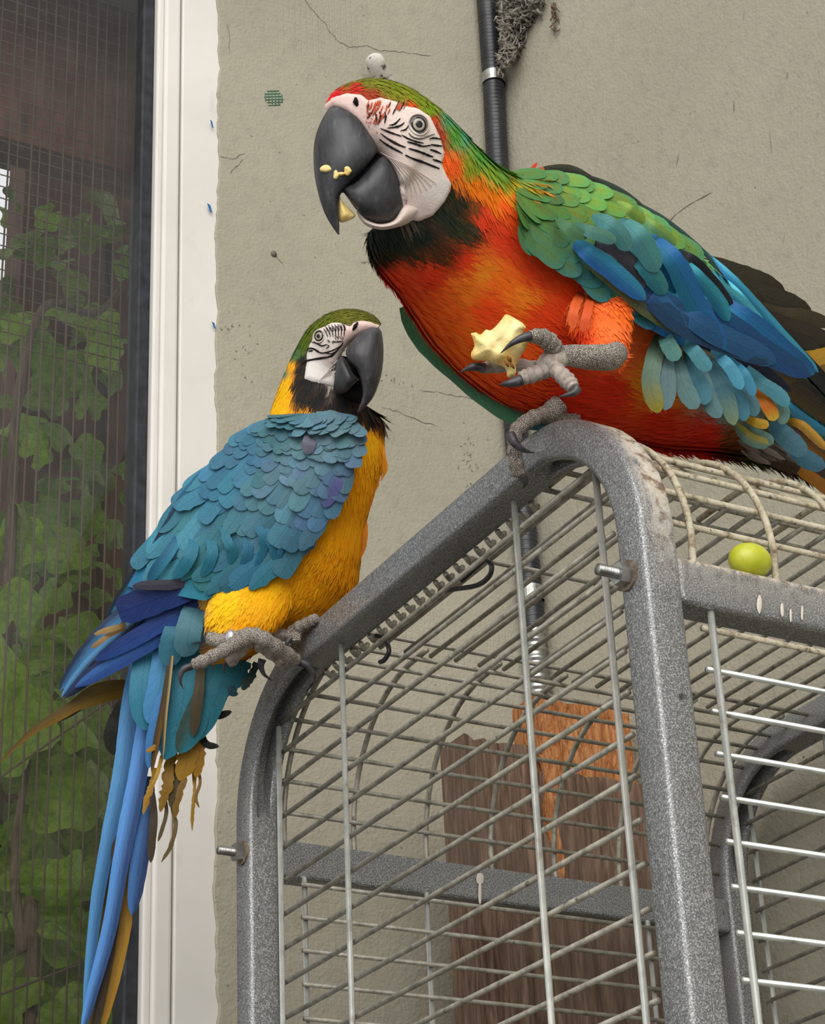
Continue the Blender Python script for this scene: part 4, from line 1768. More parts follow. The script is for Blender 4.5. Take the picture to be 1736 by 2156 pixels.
RC = [(760, 300, (206, 184, 174)), (800, 380, (206, 184, 174)), (835, 430, (206, 184, 174)), (720, 250, (206, 184, 174)), (780, 330, (206, 184, 174)), (720, 174, (98, 96, 28)), (745, 168, (98, 98, 28)), (765, 172, (96, 98, 28)), (800, 178, (100, 104, 28)), (825, 176, (104, 112, 26)), (870, 198, (104, 116, 26)), (880, 208, (104, 116, 26)), (840, 200, (110, 108, 28)), (700, 196, (188, 30, 36)), (745, 186, (165, 38, 34)), (685, 215, (190, 36, 40)), (780, 200, (140, 52, 34)), (790, 170, (108, 112, 28)), (850, 190, (112, 118, 26)), (900, 224, (98, 124, 24)),
      (860, 222, (186, 64, 30)), (905, 246, (168, 54, 34)), (918, 272, (150, 52, 34)), (950, 268, (78, 128, 44)), (1000, 312, (76, 134, 52)), (935, 240, (72, 136, 88)), (965, 262, (64, 140, 110)), (1045, 350, (92, 146, 72)),
      (945, 330, (206, 82, 26)), (990, 372, (228, 108, 22)), (1030, 392, (230, 108, 16)), (1060, 378, (150, 134, 28)), (1035, 350, (110, 140, 40)), (980, 330, (120, 130, 34)), (1070, 430, (228, 72, 26)), (1000, 440, (198, 58, 30)), (1050, 485, (196, 54, 26)), (1085, 460, (222, 76, 26)),
      (960, 408, (34, 40, 28)), (935, 448, (32, 40, 32)), (880, 490, (26, 34, 30)), (825, 492, (30, 38, 34)), (780, 492, (34, 40, 38)), (962, 465, (44, 50, 32)), (800, 522, (48, 42, 28)), (900, 515, (70, 42, 22)), (850, 515, (40, 40, 28)), (985, 420, (110, 60, 28)),
      (820, 570, (206, 68, 32)), (880, 562, (200, 58, 26)), (960, 540, (196, 54, 26)), (900, 640, (208, 86, 26)), (960, 600, (210, 104, 28)), (1040, 580, (208, 92, 22)), (1100, 560, (196, 58, 22)), (950, 680, (210, 90, 26)), (1000, 640, (206, 66, 22)),
      (1100, 640, (200, 58, 22)), (1180, 600, (204, 62, 22)), (1150, 700, (196, 54, 22)), (1080, 790, (196, 64, 22)), (1050, 730, (210, 82, 26)), (990, 560, (216, 116, 30)), (1075, 610, (216, 110, 26)),
      (1150, 830, (192, 44, 22)), (1250, 822, (192, 42, 22)), (1350, 880, (192, 42, 22)), (1450, 920, (192, 42, 22)), (1330, 700, (196, 86, 32)), (1340, 772, (208, 128, 22)), (1362, 740, (190, 128, 34)), (1352, 822, (206, 124, 22)), (1210, 700, (196, 56, 24)), (1300, 650, (200, 90, 30)),
      (1500, 930, (116, 66, 32)), (1550, 940, (94, 96, 52)), (1620, 980, (98, 86, 74)), (1736, 990, (98, 86, 74)), (1420, 780, (90, 130, 120)), (1500, 850, (90, 130, 130)),
      (1200, 385, (76, 116, 52)), (1400, 476, (64, 124, 82)), (1600, 690, (64, 120, 110)), (1720, 850, (64, 116, 120)), (1290, 680, (234, 96, 44)), (1255, 640, (232, 92, 40)), (1290, 730, (238, 92, 46)), (1220, 640, (232, 104, 48))]
r_col = colour_field(RC)
R_FACE = [(678, 246), (684, 222), (700, 206), (730, 197), (760, 200), (775, 212), (800, 206), (830, 213), (850, 223), (880, 229), (905, 246), (916, 268), (928, 296), (935, 322), (929, 345), (936, 362), (950, 386), (947, 402), (934, 426),
          (910, 454), (880, 466), (856, 461), (832, 462), (836, 438), (836, 398), (822, 356), (802, 330), (786, 318), (780, 298), (760, 262), (730, 232), (702, 224), (688, 240)]
R_BEAK = [(655, 240), (700, 205), (800, 290), (870, 400), (860, 470), (760, 485), (690, 500), (650, 400)]


def r_mask(xy, near):
    return ~(in_poly(R_FACE, xy) | in_poly(R_BEAK, xy)) & ~((xy[:, 0] > 1180) & (xy[:, 1] < 380 + 0.62 * (xy[:, 0] - 1180)) & near)


def r_len(xy):
    return np.interp(xy[:, 0] * 0.75 + xy[:, 1] * 0.65, [600, 800, 900, 1050, 1300], [13, 20, 30, 46, 54])


def r_wid(xy):
    return np.interp(xy[:, 0] * 0.75 + xy[:, 1] * 0.65, [600, 800, 1050, 1300], [1.0, 1.6, 2.3, 2.7])


r_tree = body_and_plumage(red, [r_body, r_thigh], r_col, (70000, 5200), r_len, r_wid, r_mask, 0.07, ('body', 'thigh'))
headtree = r_tree[0]
face_col = colour_field([(700, 212, (222, 192, 184)), (740, 210, (228, 200, 192)), (770, 240, (226, 196, 186)), (800, 260, (230, 206, 196)), (850, 250, (232, 214, 204)), (900, 280, (230, 216, 206)), (820, 330, (226, 206, 196)), (880, 380, (228, 214, 204)), (920, 400, (232, 222, 214)), (880, 440, (222, 204, 198)), (850, 450, (212, 196, 190)), (684, 235, (220, 180, 170))])
r_face, ftree = skin_patch(R_FACE, headtree, 0.0022, face_col, red, 'face_skin', 'face_skin', 3.5)
r_face['label'] = 'bare whitish facial skin'
skin_patch(R_FACE, headtree, 0.0022, face_col, red, 'face_skin', 'face_skin', 6.0, far=True)
# upper beak, lower beak, mouth
UB = [(700, 219, 722, 223, 1.495, 14), (684, 240, 755, 246, 1.493, 46), (669, 272, 780, 283, 1.490, 58), (661, 305, 793, 317, 1.487, 60), (660, 340, 771, 350, 1.483, 54), (663, 375, 736, 386, 1.479, 42),
      (671, 412, 715, 413, 1.476, 30), (682, 446, 713, 447, 1.474, 20), (697, 474, 714, 475, 1.473, 11), (711, 494, 714, 494, 1.472, 2)]
V, Fc, S = loft_vf(UB, 60, 32, 2.3, yaw=-0.10)
ub = child(mesh_obj('upper_beak', V, Fc, M['beak']), red)
ub['label'] = 'large hooked black upper beak'
ubt = BVHTree.FromPolygons([tuple(v) for v in V], [tuple(f) for f in Fc])
LB = [(832, 352, 850, 440, 1.492, 40), (810, 327, 832, 466, 1.490, 58), (787, 343, 802, 473, 1.486, 61), (766, 366, 774, 465, 1.482, 56), (746, 385, 749, 441, 1.478, 42), (729, 392, 731, 416, 1.476, 24), (720, 398, 721, 403, 1.475, 5)]
V, Fc, S = loft_vf(LB, 40, 32, 2.3)
lb = child(mesh_obj('lower_beak', V, Fc, M['beak']), red)
lbt = BVHTree.FromPolygons([tuple(v) for v in V], [tuple(f) for f in Fc])
V, Fc, S = loft_vf([(800, 312, 812, 350, 1.50, 30), (775, 335, 785, 372, 1.495, 36), (745, 360, 752, 396, 1.49, 30), (722, 385, 728, 404, 1.485, 18), (712, 402, 714, 408, 1.482, 4)], 20, 20)
child(mesh_obj('mouth', V, Fc, M['mouth']), red)
# strip of bare skin under the lower beak
V, Fc, S = loft_vf([(880, 432, 884, 446, 1.502, 30), (850, 428, 862, 468, 1.496, 52), (828, 462, 838, 478, 1.491, 56), (800, 470, 804, 484, 1.488, 56), (776, 462, 772, 476, 1.485, 44), (762, 450, 757, 460, 1.483, 24), (752, 442, 750, 446, 1.482, 4)], 30, 24)
child(mesh_obj('chin_skin', V, Fc, M['face_skin'], cols=np.tile(lin((214, 196, 186)), (len(V), 1))), red)
# nostril
h, nn = surface_hit(ftree, 749, 215)
if h is not None:
    P = [h + nn * 0.0006 - RM[1] * 0.003, h + nn * 0.0008, h + nn * 0.0006 + RM[1] * 0.003 + RM[0] * 0.0012]
    v, f = tube_vf(P, [0.0008, 0.0021, 0.0009], 8)
    child(mesh_obj('nostril', v, f, M['mouth']), red)
eye(880, 263, 15.5, ftree, red)
eye(880, 263, 15.5, headtree, red, far=True)


def zc(pts, sc=3.472, ox=600, oy=100):
    return [(x / sc + ox, y / sc + oy) for x, y in pts]


BLK, RDB = (30, 26, 26), (196, 92, 62)
rl = [(zc([(700, 592), (770, 622), (850, 650)]), 2.0, BLK), (zc([(700, 628), (760, 672), (830, 712), (880, 730)]), 2.4, BLK), (zc([(900, 738), (980, 762), (1050, 790), (1080, 800)]), 2.4, BLK),
      (zc([(690, 668), (740, 706), (800, 742), (860, 775)]), 2.6, BLK), (zc([(875, 785), (930, 812), (1000, 836), (1080, 868), (1125, 885)]), 2.6, BLK), (zc([(890, 690), (950, 705), (1000, 722), (1060, 715)]), 2.2, BLK),
      (zc([(850, 640), (900, 668), (960, 690), (1010, 700)]), 1.8, BLK), (zc([(1060, 710), (1100, 716), (1145, 722)]), 2.2, BLK), (zc([(1050, 668), (1090, 662), (1135, 672)]), 1.8, BLK), (zc([(1055, 745), (1100, 760), (1140, 778)]), 2.2, BLK),
      (zc([(1075, 818), (1110, 828), (1145, 842)]), 2.2, BLK), (zc([(900, 625), (930, 655), (985, 668), (1040, 650), (1090, 632)]), 1.7, (120, 108, 102)),
      (zc([(690, 470), (700, 510), (685, 555)]), 2.2, BLK), (zc([(728, 470), (735, 510), (728, 555)]), 2.2, BLK), (zc([(745, 420), (735, 470)]), 1.8, RDB), (zc([(760, 570), (800, 560), (840, 520)]), 1.9, BLK), (zc([(800, 580), (840, 572), (870, 550)]), 1.8, BLK),
      (zc([(745, 590), (790, 585), (830, 585)]), 1.6, BLK), (zc([(840, 610), (880, 600), (900, 570)]), 1.6, BLK), (zc([(660, 480), (670, 520), (665, 550)]), 1.6, BLK)]
for i in range(70):
    x, y = random.uniform(610, 910), random.uniform(385, 520)
    if y > 400 + (900 - x) * 0.55:
        continue
    rl.append((zc([(x, y), (x - 8, y + 22), (x - 18, y + 42)]), 1.5, (198, 90, 58) if random.random() < 0.75 else (60, 40, 36)))
for i in range(22):
    x, y = random.uniform(590, 680), random.uniform(470, 620)
    rl.append((zc([(x, y), (x + 8, y + 10)]), 1.2, (204, 96, 66)))
for i in range(7):
    rl.append((zc([(700 + i * 8, 760 + i * 5), (800 + i * 16, 850 + i * 2), (880 + i * 24, 990 - i * 8), (890 + i * 36, 1130 - i * 22)]), 0.8, (226, 208, 198)))
face_lines([l for l in rl if len(l[0]) > 2] + [([l[0][0], ((l[0][0][0] + l[0][1][0]) / 2, (l[0][0][1] + l[0][1][1]) / 2), l[0][1]], l[1], l[2]) for l in rl if len(l[0]) == 2], ftree, red, under=headtree)

# ---- near wing
rw = part_empty('wing', red)
wing = Wing([(1085, 362), (1160, 364), (1240, 388), (1320, 424), (1400, 476), (1480, 543), (1550, 608)],
            [(1088, 440), (1100, 492), (1150, 538), (1215, 584), (1290, 642), (1380, 700), (1450, 735)],
            (1.553, 1.568, 1.580, 1.593, 1.61, 1.635, 1.66), (1.520, 1.523, 1.528, 1.538, 1.552, 1.572, 1.592), (10, 22, 26, 24, 18, 12, 8))
RWC = colour_field([(1110, 380, (96, 140, 70)), (1110, 420, (88, 126, 58)), (1115, 470, (80, 120, 76)), (1160, 380, (122, 160, 72)), (1180, 440, (104, 128, 44)), (1160, 500, (72, 122, 92)), (1230, 400, (120, 164, 74)), (1240, 450, (116, 132, 46)),
                    (1230, 520, (66, 128, 118)), (1190, 545, (60, 118, 112)), (1300, 430, (128, 168, 78)), (1310, 480, (92, 140, 100)), (1300, 550, (58, 132, 136)), (1380, 470, (126, 166, 72)), (1370, 530, (62, 136, 142)), (1360, 590, (50, 126, 146)), (1440, 520, (120, 172, 100)),
                    (1430, 580, (48, 128, 160)), (1480, 560, (110, 170, 110)), (1500, 600, (60, 150, 180)), (1420, 680, (44, 108, 160))])
o = child(mesh_obj('wing_skin', wing.V, wing.F, M['plumage'], cols=RWC(proj(wing.V)[:, :2])), rw)
rows = []
u = 0.0
for i, (ln, hw, cnt) in enumerate([(66, 19, 5), (70, 20, 6), (74, 22, 7), (78, 23, 8), (82, 24, 8), (86, 25, 8), (88, 25, 8), (90, 25, 8), (92, 25, 7), (94, 25, 7), (96, 25, 7), (98, 25, 7)]):
    rows.append((-0.02 + i * 0.064, cnt, ln, hw, 0.07))
coverts(wing, rows, rw, RWC, ['round_green', 'long_green', 'round_green'])
SLIM = ([0, .08, .22, .45, .75, .9, .97, 1], [.12, .5, .86, 1, 1, .82, .5, .12])
TE, BL, NV = (46, 132, 152), (42, 104, 164), (30, 50, 96)
c2 = 2.48
traced([
    ([(1190, 640), (1400, 890), (1690, 1210), (1900, 1440)], 41, (1.60, 1.64, 1.70, 1.76), (34, 36, 34), {'rgb2': (52, 58, 58)}),
    ([(1150, 600), (1330, 800), (1560, 1060), (1700, 1200)], 32, (1.585, 1.62, 1.66, 1.69), (80, 184, 214), {'rgb2': (44, 130, 186)}),
    ([(380, 545), (600, 700), (820, 880), (1010, 985), (1280, 1080)], 41, (1.505, 1.52, 1.54, 1.56, 1.58), (64, 78, 74), {'rgb2': (100, 108, 70)}),
    ([(560, 620), (800, 800), (1000, 960), (1240, 1060), (1440, 1150)], 56, (1.518, 1.535, 1.55, 1.575, 1.60), (38, 78, 114), {'rgb2': (40, 74, 110)}),
    ([(880, 780), (1100, 960), (1300, 1060), (1480, 1150)], 63, (1.535, 1.555, 1.58, 1.605), (46, 98, 146), {}),
    ([(1040, 800), (1260, 960), (1440, 1100), (1660, 1220)], 61, (1.55, 1.575, 1.60, 1.64), (38, 86, 134), {'rgb2': (40, 90, 150)}),
    ([(1180, 800), (1380, 950), (1560, 1110), (1680, 1210)], 49, (1.56, 1.59, 1.62, 1.65), (40, 106, 168), {'rgb2': (52, 140, 196)}),
    ([(1100, 1000), (1350, 1120), (1550, 1270), (1800, 1480)], 54, (1.60, 1.63, 1.68, 1.74), (58, 48, 40), {'rgb2': (88, 74, 44)}),
    ([(1250, 1090), (1450, 1170), (1640, 1300), (1820, 1500)], 49, (1.615, 1.65, 1.70, 1.76), (48, 42, 36), {'rgb2': (96, 80, 46)}),
    ([(1000, 1010), (1180, 1080), (1360, 1160), (1560, 1300)], 34, (1.585, 1.60, 1.63, 1.66), (40, 46, 70), {}),
    ([(400, 500), (520, 590), (650, 690), (800, 822)], 54, (1.500, 1.508, 1.518, 1.53), (50, 136, 172), {'rgb2': (40, 104, 168)}),
    ([(520, 520), (640, 560), (740, 650), (790, 760)], 41, (1.506, 1.514, 1.524, 1.532), (92, 88, 96), {'rgb2': (70, 68, 80)}),
    ([(790, 760), (880, 840), (1005, 998)], 54, (1.532, 1.540, 1.552), (54, 108, 160), {'rgb2': (46, 86, 146)}),
    ([(830, 480), (960, 640), (1070, 860), (1215, 1082)], 63, (1.515, 1.528, 1.55, 1.572), (44, 116, 176), {'rgb2': (38, 122, 156)}),
    ([(980, 600), (1090, 720), (1180, 830), (1232, 935)], 41, (1.53, 1.545, 1.56, 1.57), (60, 160, 178), {'rgb2': (40, 128, 160)}),
    ([(960, 560), (1060, 620), (1150, 720), (1260, 860)], 27, (1.532, 1.55, 1.568, 1.585), (44, 44, 52), {}),
    ([(1080, 640), (1180, 740), (1290, 830), (1420, 950)], 32, (1.555, 1.575, 1.595, 1.615), (92, 196, 210), {'rgb2': (50, 140, 180)}),
    ([(1230, 720), (1330, 840), (1420, 960), (1500, 1040)], 20, (1.575, 1.60, 1.62, 1.635), (100, 206, 226), {}),
], rw, c2, 1036, 300, 0.018, 0.034, 0.32, SLIM)
# large teal coverts that overlap the bases of the flight feathers
traced([
    ([(720, 330), (830, 520), (900, 700), (985, 880)], 66, (1.545, 1.552, 1.562, 1.575), (44, 110, 178), {'rgb2': (50, 136, 170)}),
    ([(540, 460), (680, 600), (790, 740), (890, 890)], 92, (1.540, 1.545, 1.552, 1.562), (70, 146, 150), {'rgb2': (46, 128, 144)}),
    ([(470, 180), (620, 330), (720, 480), (810, 680)], 112, (1.532, 1.534, 1.540, 1.548), (84, 150, 146), {'rgb2': (78, 144, 150)}),
    ([(200, 150), (350, 230), (460, 330), (550, 480)], 92, (1.526, 1.527, 1.530, 1.536), (86, 146, 140), {'rgb2': (76, 140, 144)}),
    ([(0, 230), (160, 290), (300, 340), (430, 390)], 66, (1.522, 1.522, 1.524, 1.528), (88, 138, 116), {'rgb2': (80, 134, 128)}),
    ([(-140, 180), (-40, 250), (60, 310), (150, 370)], 56, (1.520, 1.520, 1.522, 1.526), (86, 132, 92), {}),
    ([(620, 140), (760, 240), (880, 330), (990, 430)], 54, (1.552, 1.556, 1.562, 1.57), (140, 176, 86), {'rgb2': (104, 160, 116)}),
    ([(440, 20), (540, 90), (620, 150), (700, 220)], 56, (1.540, 1.543, 1.548, 1.553), (150, 182, 80), {'rgb2': (128, 160, 72)}),
], rw, 4.4545, 1200, 420, -0.006, 0.022, 0.45, SLIM)
# flank feathers hanging below the wing
c5 = 4.384
FB = [([(200, 700), (150, 900), (130, 1100), (200, 1355)], 90, 1.550, (122, 152, 132), {'tipc': (150, 138, 40), 'taper': ([0, .2, .6, .85, .96, 1], [.5, .9, 1, 1, .7, .2])}),
      ([(270, 760), (280, 950), (290, 1150), (260, 1330)], 76, 1.552, (112, 142, 146), {}),
      ([(360, 830), (400, 1000), (470, 1180), (560, 1315)], 88, 1.556, (104, 140, 140), {}),
      ([(470, 840), (540, 1000), (610, 1150), (630, 1280)], 80, 1.560, (78, 136, 154), {}),
      ([(560, 900), (620, 1080), (680, 1260), (770, 1400)], 80, 1.566, (100, 136, 140), {}),
      ([(680, 900), (760, 1060), (830, 1220), (900, 1470)], 82, 1.572, (88, 136, 150), {'tipc': (120, 140, 110)}),
      ([(780, 960), (860, 1100), (950, 1260), (1000, 1430)], 78, 1.578, (74, 132, 152), {}),
      ([(860, 1000), (960, 1140), (1060, 1260), (1090, 1390)], 66, 1.585, (84, 128, 138), {}),
      ([(250, 640), (300, 740), (380, 870)], 80, 1.545, (96, 150, 142), {}),
      ([(420, 700), (520, 780), (600, 880), (680, 960)], 72, 1.548, (80, 146, 158), {}),
      ([(720, 800), (820, 890), (900, 1000), (970, 1140)], 62, 1.560, (80, 156, 184), {}),
      ([(880, 880), (980, 980), (1040, 1090), (1080, 1200)], 50, 1.57, (66, 140, 170), {}),
      ([(1000, 940), (1150, 1080), (1300, 1180), (1400, 1290)], 70, 1.60, (76, 140, 154), {}),
      ([(1080, 1120), (1170, 1240), (1240, 1340), (1270, 1430)], 66, 1.605, (216, 122, 34), {'tipc': (196, 162, 40)}),
      ([(1230, 1160), (1310, 1260), (1350, 1360), (1330, 1460)], 66, 1.61, (104, 140, 128), {}),
      ([(1030, 1420), (1120, 1450), (1220, 1470)], 46, 1.60, (190, 150, 40), {}),
      ([(930, 1480), (1000, 1560), (1100, 1620), (1220, 1650)], 62, 1.605, (140, 130, 46), {'rgb2': (84, 116, 104)}),
      ([(1000, 1490), (1080, 1540), (1180, 1590), (1260, 1640)], 60, 1.61, (92, 122, 110), {}),
      ([(1250, 1480), (1330, 1540), (1420, 1620), (1560, 1740)], 100, 1.635, (70, 112, 128), {}),
      ([(1320, 1580), (1440, 1680), (1560, 1780), (1736, 1860)], 90, 1.66, (56, 100, 118), {}),
      ([(1380, 1430), (1500, 1460), (1620, 1560), (1760, 1700)], 46, 1.66, (186, 138, 40), {'rgb2': (150, 110, 40)}),
      ([(1300, 1200), (1440, 1330), (1600, 1450), (1790, 1570)], 46, (1.63, 1.66, 1.69, 1.72), (50, 150, 196), {'rgb2': (60, 140, 170)})]
traced([([(1.5 * a[0][0] - 0.5 * a[1][0], 1.5 * a[0][1] - 0.5 * a[1][1])] + a[1:], *q) for a, *q in FB], rw, c5, 1340, 560, 0.028, 0.034, 0.42, SLIM)
for i in range(26):      # loose dark down under the tail
    x, y = random.uniform(900, 1300), random.uniform(1600, 1700)
    plume(zc([(x, y), (x + 90, y + 70), (x + 210, y + 130)], c5, 1340, 560), random.uniform(2, 6), 1.66 + random.uniform(0, .03), random.choice([(98, 86, 74), (88, 78, 68), (108, 96, 82)]), rw, n=8)
# ---- tail, dark beneath, yellow and blue above, runs out to the right
rt = part_empty('tail', red)
traced([
    ([(1500, 960), (1650, 1040), (1900, 1250), (2600, 1900)], 70, (1.72, 1.75, 1.80, 1.95), (34, 40, 52), {'rgb2': (24, 34, 60)}),
    ([(1400, 1500), (1600, 1640), (1900, 1840), (2600, 2300)], 90, (1.70, 1.73, 1.78, 1.92), (60, 46, 36), {'rgb2': (150, 100, 30)}),
    ([(1100, 1700), (1400, 1800), (1700, 1900), (2300, 2200)], 110, (1.69, 1.71, 1.75, 1.86), (52, 42, 38), {'rgb2': (70, 50, 36)}),
    ([(1500, 1880), (1620, 1960), (1760, 2060), (2200, 2400)], 60, (1.70, 1.72, 1.75, 1.82), (180, 118, 28), {}),
], rt, c5, 1340, 560)
# ---- far wing: dark edge below the breast, folded edge over the back, spread tips behind
rf = part_empty('wing', red)
for (pts, hw, d, c) in [([(862, 640), (890, 700), (960, 768), (1040, 836), (1114, 896)], 34, (1.585, 1.60, 1.605, 1.605, 1.61), (66, 118, 84)),
                        ([(900, 690), (970, 752), (1050, 812), (1120, 890)], 34, (1.60, 1.61, 1.61, 1.61), (54, 110, 104)),
                        ([(960, 720), (1040, 790), (1100, 850), (1150, 900)], 40, (1.615, 1.62, 1.62, 1.62), (48, 98, 112)),
                        ([(872, 660), (900, 716), (950, 764), (1010, 806)], 20, (1.59, 1.60, 1.605, 1.605), (76, 126, 84)),
                        ([(1110, 372), (1150, 356), (1200, 354), (1256, 380)], 7, 1.625, (48, 52, 36)), ([(1140, 358), (1200, 360), (1260, 384), (1320, 424)], 5, 1.63, (36, 42, 34)),
                        ([(1200, 362), (1290, 394), (1360, 440)], 7, 1.64, (44, 62, 50)), ([(1300, 410), (1390, 456), (1470, 520), (1530, 590)], 5, 1.66, (40, 70, 64)), ([(1400, 464), (1490, 538), (1570, 620), (1640, 712)], 5, 1.68, (52, 110, 120)),
                        ([(1490, 556), (1560, 582), (1610, 602), (1653, 634)], 26, (1.75, 1.78, 1.80, 1.82), (66, 60, 46)), ([(1530, 590), (1610, 622), (1660, 640), (1708, 664)], 24, (1.75, 1.78, 1.80, 1.82), (60, 54, 42)),
                        ([(1570, 640), (1640, 664), (1690, 668), (1755, 684)], 19, (1.76, 1.79, 1.81, 1.84), (70, 62, 44)), ([(1580, 655), (1650, 690), (1700, 706), (1760, 728)], 26, (1.76, 1.79, 1.81, 1.84), (58, 50, 40)),
                        ([(1600, 690), (1660, 720), (1700, 735), (1750, 738)], 24, (1.76, 1.79, 1.81, 1.84), (48, 44, 38)), ([(1640, 740), (1700, 760), (1770, 740)], 22, (1.77, 1.8, 1.84), (176, 134, 34)), ([(1660, 780), (1710, 790), (1780, 770)], 18, (1.78, 1.8, 1.84), (104, 82, 34)), ([(1680, 800), (1730, 815), (1800, 800)], 20, (1.79, 1.8, 1.84), (170, 124, 32)),
                        ([(1114, 368), (1120, 356), (1130, 343)], 4, 1.585, (232, 66, 44)), ([(1128, 366), (1138, 358), (1146, 358)], 6, 1.59, (196, 96, 40))]:
    plume(pts, hw, d, c, rf)
# ---- thigh and raised foot with its catch
for (pts, hw, d, c) in [([(1228, 600), (1216, 632), (1206, 662), (1206, 694)], 12, 1.524, (232, 100, 44)), ([(1250, 606), (1240, 640), (1232, 672), (1226, 700)], 11, 1.522, (228, 92, 40))]:
    plume(pts, hw, d, c, red, name='thigh_feather', tuck=0.06, frayed=0.25)
foot = part_empty('foot', red)
limb([(1300, 742), (1282, 752), (1240, 752), (1205, 749), (1180, 748)], [24, 29, 27, 24, 21], (1.527, 1.517, 1.508, 1.502, 1.498), 'scaly_skin', foot, 'shank', 30, 18)
limb([(1192, 748), (1168, 758), (1150, 770), (1132, 778)], [19, 27, 26, 16], (1.50, 1.497, 1.495, 1.493), 'palm_skin', foot, 'palm', 24, 18)
t1 = toe([(1170, 742), (1158, 722), (1138, 709), (1112, 709)], [19, 20, 18, 13], (1.497, 1.490, 1.482, 1.476), 'scaly_skin', foot)
claw([(1116, 708), (1098, 712), (1076, 724), (1053, 744)], 11, (1.474, 1.472, 1.470, 1.471), t1)
t2 = toe([(1158, 775), (1135, 784), (1112, 792), (1092, 796)], [18, 17, 17, 14], (1.495, 1.49, 1.486, 1.484), 'palm_skin', foot)
claw([(1096, 800), (1078, 806), (1062, 808), (1050, 810)], 12, (1.483, 1.481, 1.481, 1.482), t2)
t3 = toe([(1162, 772), (1180, 788), (1196, 804), (1208, 818)], [17, 17, 18, 14], (1.492, 1.484, 1.478, 1.474), 'palm_skin', foot)
claw([(1214, 818), (1208, 826), (1194, 831), (1174, 836)], 10, (1.472, 1.470, 1.469, 1.470), t3)
t4 = toe([(1130, 775), (1080, 770), (1040, 772), (1012, 775)], [16, 15, 14, 12], (1.50, 1.505, 1.506, 1.505), 'palm_skin', foot)
claw([(1018, 775), (1000, 772), (984, 776), (968, 784)], 11, (1.50, 1.497, 1.497, 1.499), t4)
# standing foot gripping the bend of the frame
foot2 = part_empty('foot', red)
limb([(1175, 850), (1160, 866), (1140, 880)], [24, 22, 18], (1.60, 1.597, 1.595), 'scaly_skin', foot2, 'shank', 16, 14)
s1 = toe([(1186, 882), (1150, 872), (1118, 882), (1094, 900)], [13, 16, 17, 15], (1.606, 1.594, 1.582, 1.578), 'scaly_skin', foot2)
s2 = toe([(1104, 890), (1084, 915), (1084, 960), (1092, 1004)], [17, 16, 16, 17], (1.582, 1.574, 1.575, 1.577), 'scaly_skin', foot2)
claw([(1074, 916), (1084, 934), (1102, 948), (1126, 954)], 11, (1.562, 1.557, 1.558, 1.562), s1)
claw([(1098, 1000), (1106, 1016), (1100, 1030)], 9, (1.575, 1.578, 1.582), s2)
s3 = toe([(1140, 878), (1180, 876), (1220, 880)], [14, 13, 11], (1.612, 1.616, 1.622), 'scaly_skin', foot2)

# food: bitten apple in the foot, crumbs on the beak
def chunk(poly, d, thick, name, mat, label, cat, seed, parent=None, step=3.0):
    """pillowy lump: the px outline filled with a grid, swelling to both sides with the distance from its edge"""
    poly = np.array(poly, float)
    poly = catmull(np.vstack([poly, poly[:1]]), len(poly) * 4 + 1)[:-1]
    x0, y0 = poly.min(0) - step
    x1, y1 = poly.max(0) + step
    gx, gy = np.arange(x0, x1 + step, step), np.arange(y0, y1 + step, step)
    XY = np.array([(x, y) for y in gy for x in gx])
    ins = in_poly(poly, XY)
    A, B = poly, np.roll(poly, -1, 0)
    ab = B - A
    tt = np.clip(((XY[:, None, :] - A[None]) * ab[None]).sum(2) / ((ab ** 2).sum(1)[None] + 1e-9), 0, 1)
    Q = A[None] + ab[None] * tt[..., None]
    dd = np.sqrt(((XY[:, None, :] - Q) ** 2).sum(2))
    k = dd.argmin(1)
    dist = dd[np.arange(len(XY)), k]
    near = Q[np.arange(len(XY)), k]
    V, idx = [], {}
    nx = len(gx)
    for n_, p in enumerate(XY):
        if not ins[n_] and dist[n_] > step * 1.45:
            continue
        q = p if ins[n_] else near[n_]
        h = 0.0 if not ins[n_] else thick * min(1.0, (dist[n_] / (thick * 0.9))) ** 0.55
        h *= 1 + 0.20 * math.sin(0.10 * q[0] + seed) * math.sin(0.083 * q[1] + seed * 2) + 0.07 * math.sin(0.19 * q[0] + 0.13 * q[1])
        idx[n_] = len(V)
        V.append(W(q[0], q[1], d - h * d / F))
        V.append(W(q[0], q[1], d + h * d / F))
    Fc = []
    for i in range(len(gy) - 1):
        for j in range(nx - 1):
            a = [i * nx + j, i * nx + j + 1, (i + 1) * nx + j + 1, (i + 1) * nx + j]
            g = [idx[q] for q in a if q in idx]
            if len(g) >= 3:
                Fc.append(g)
                Fc.append([q + 1 for q in g][::-1])
    o = mesh_obj(name, V, Fc, M[mat])
    if parent is not None:
        return child(o, parent)
    return tag(o, label, cat)


ap = chunk([(990, 702), (1003, 700), (1010, 706), (1022, 694), (1032, 696), (1044, 686), (1056, 672), (1064, 662), (1080, 668), (1106, 686), (1100, 702), (1112, 716), (1104, 738), (1094, 752), (1086, 768), (1084, 790), (1068, 794), (1064, 776), (1046, 768), (1024, 760), (996, 758), (991, 744), (998, 730), (996, 716)],
           1.489, 26, 'apple_piece', 'apple_flesh', 'bitten yellow apple piece clutched in the raised grey foot', 'apple', 4)
V = []
for (x, y, r) in [(1072, 756, 8), (1066, 766, 6), (1078, 770, 6)]:
    v, f = tube_vf([W(x - 4, y - 6, 1.4815), W(x, y, 1.4805), W(x + 4, y + 6, 1.4815)], [0.0006, r * 0.00022, 0.0006], 8)
    child(mesh_obj('core_fleck', v, f, M['apple_core']), ap)
chunk([(714, 412), (724, 428), (736, 440), (748, 454), (735, 464), (716, 468), (711, 450), (713, 428)], 1.476, 14, 'apple_bite', 'apple_flesh', 'small pale apple morsel pinched in the black beak', 'apple', 9)
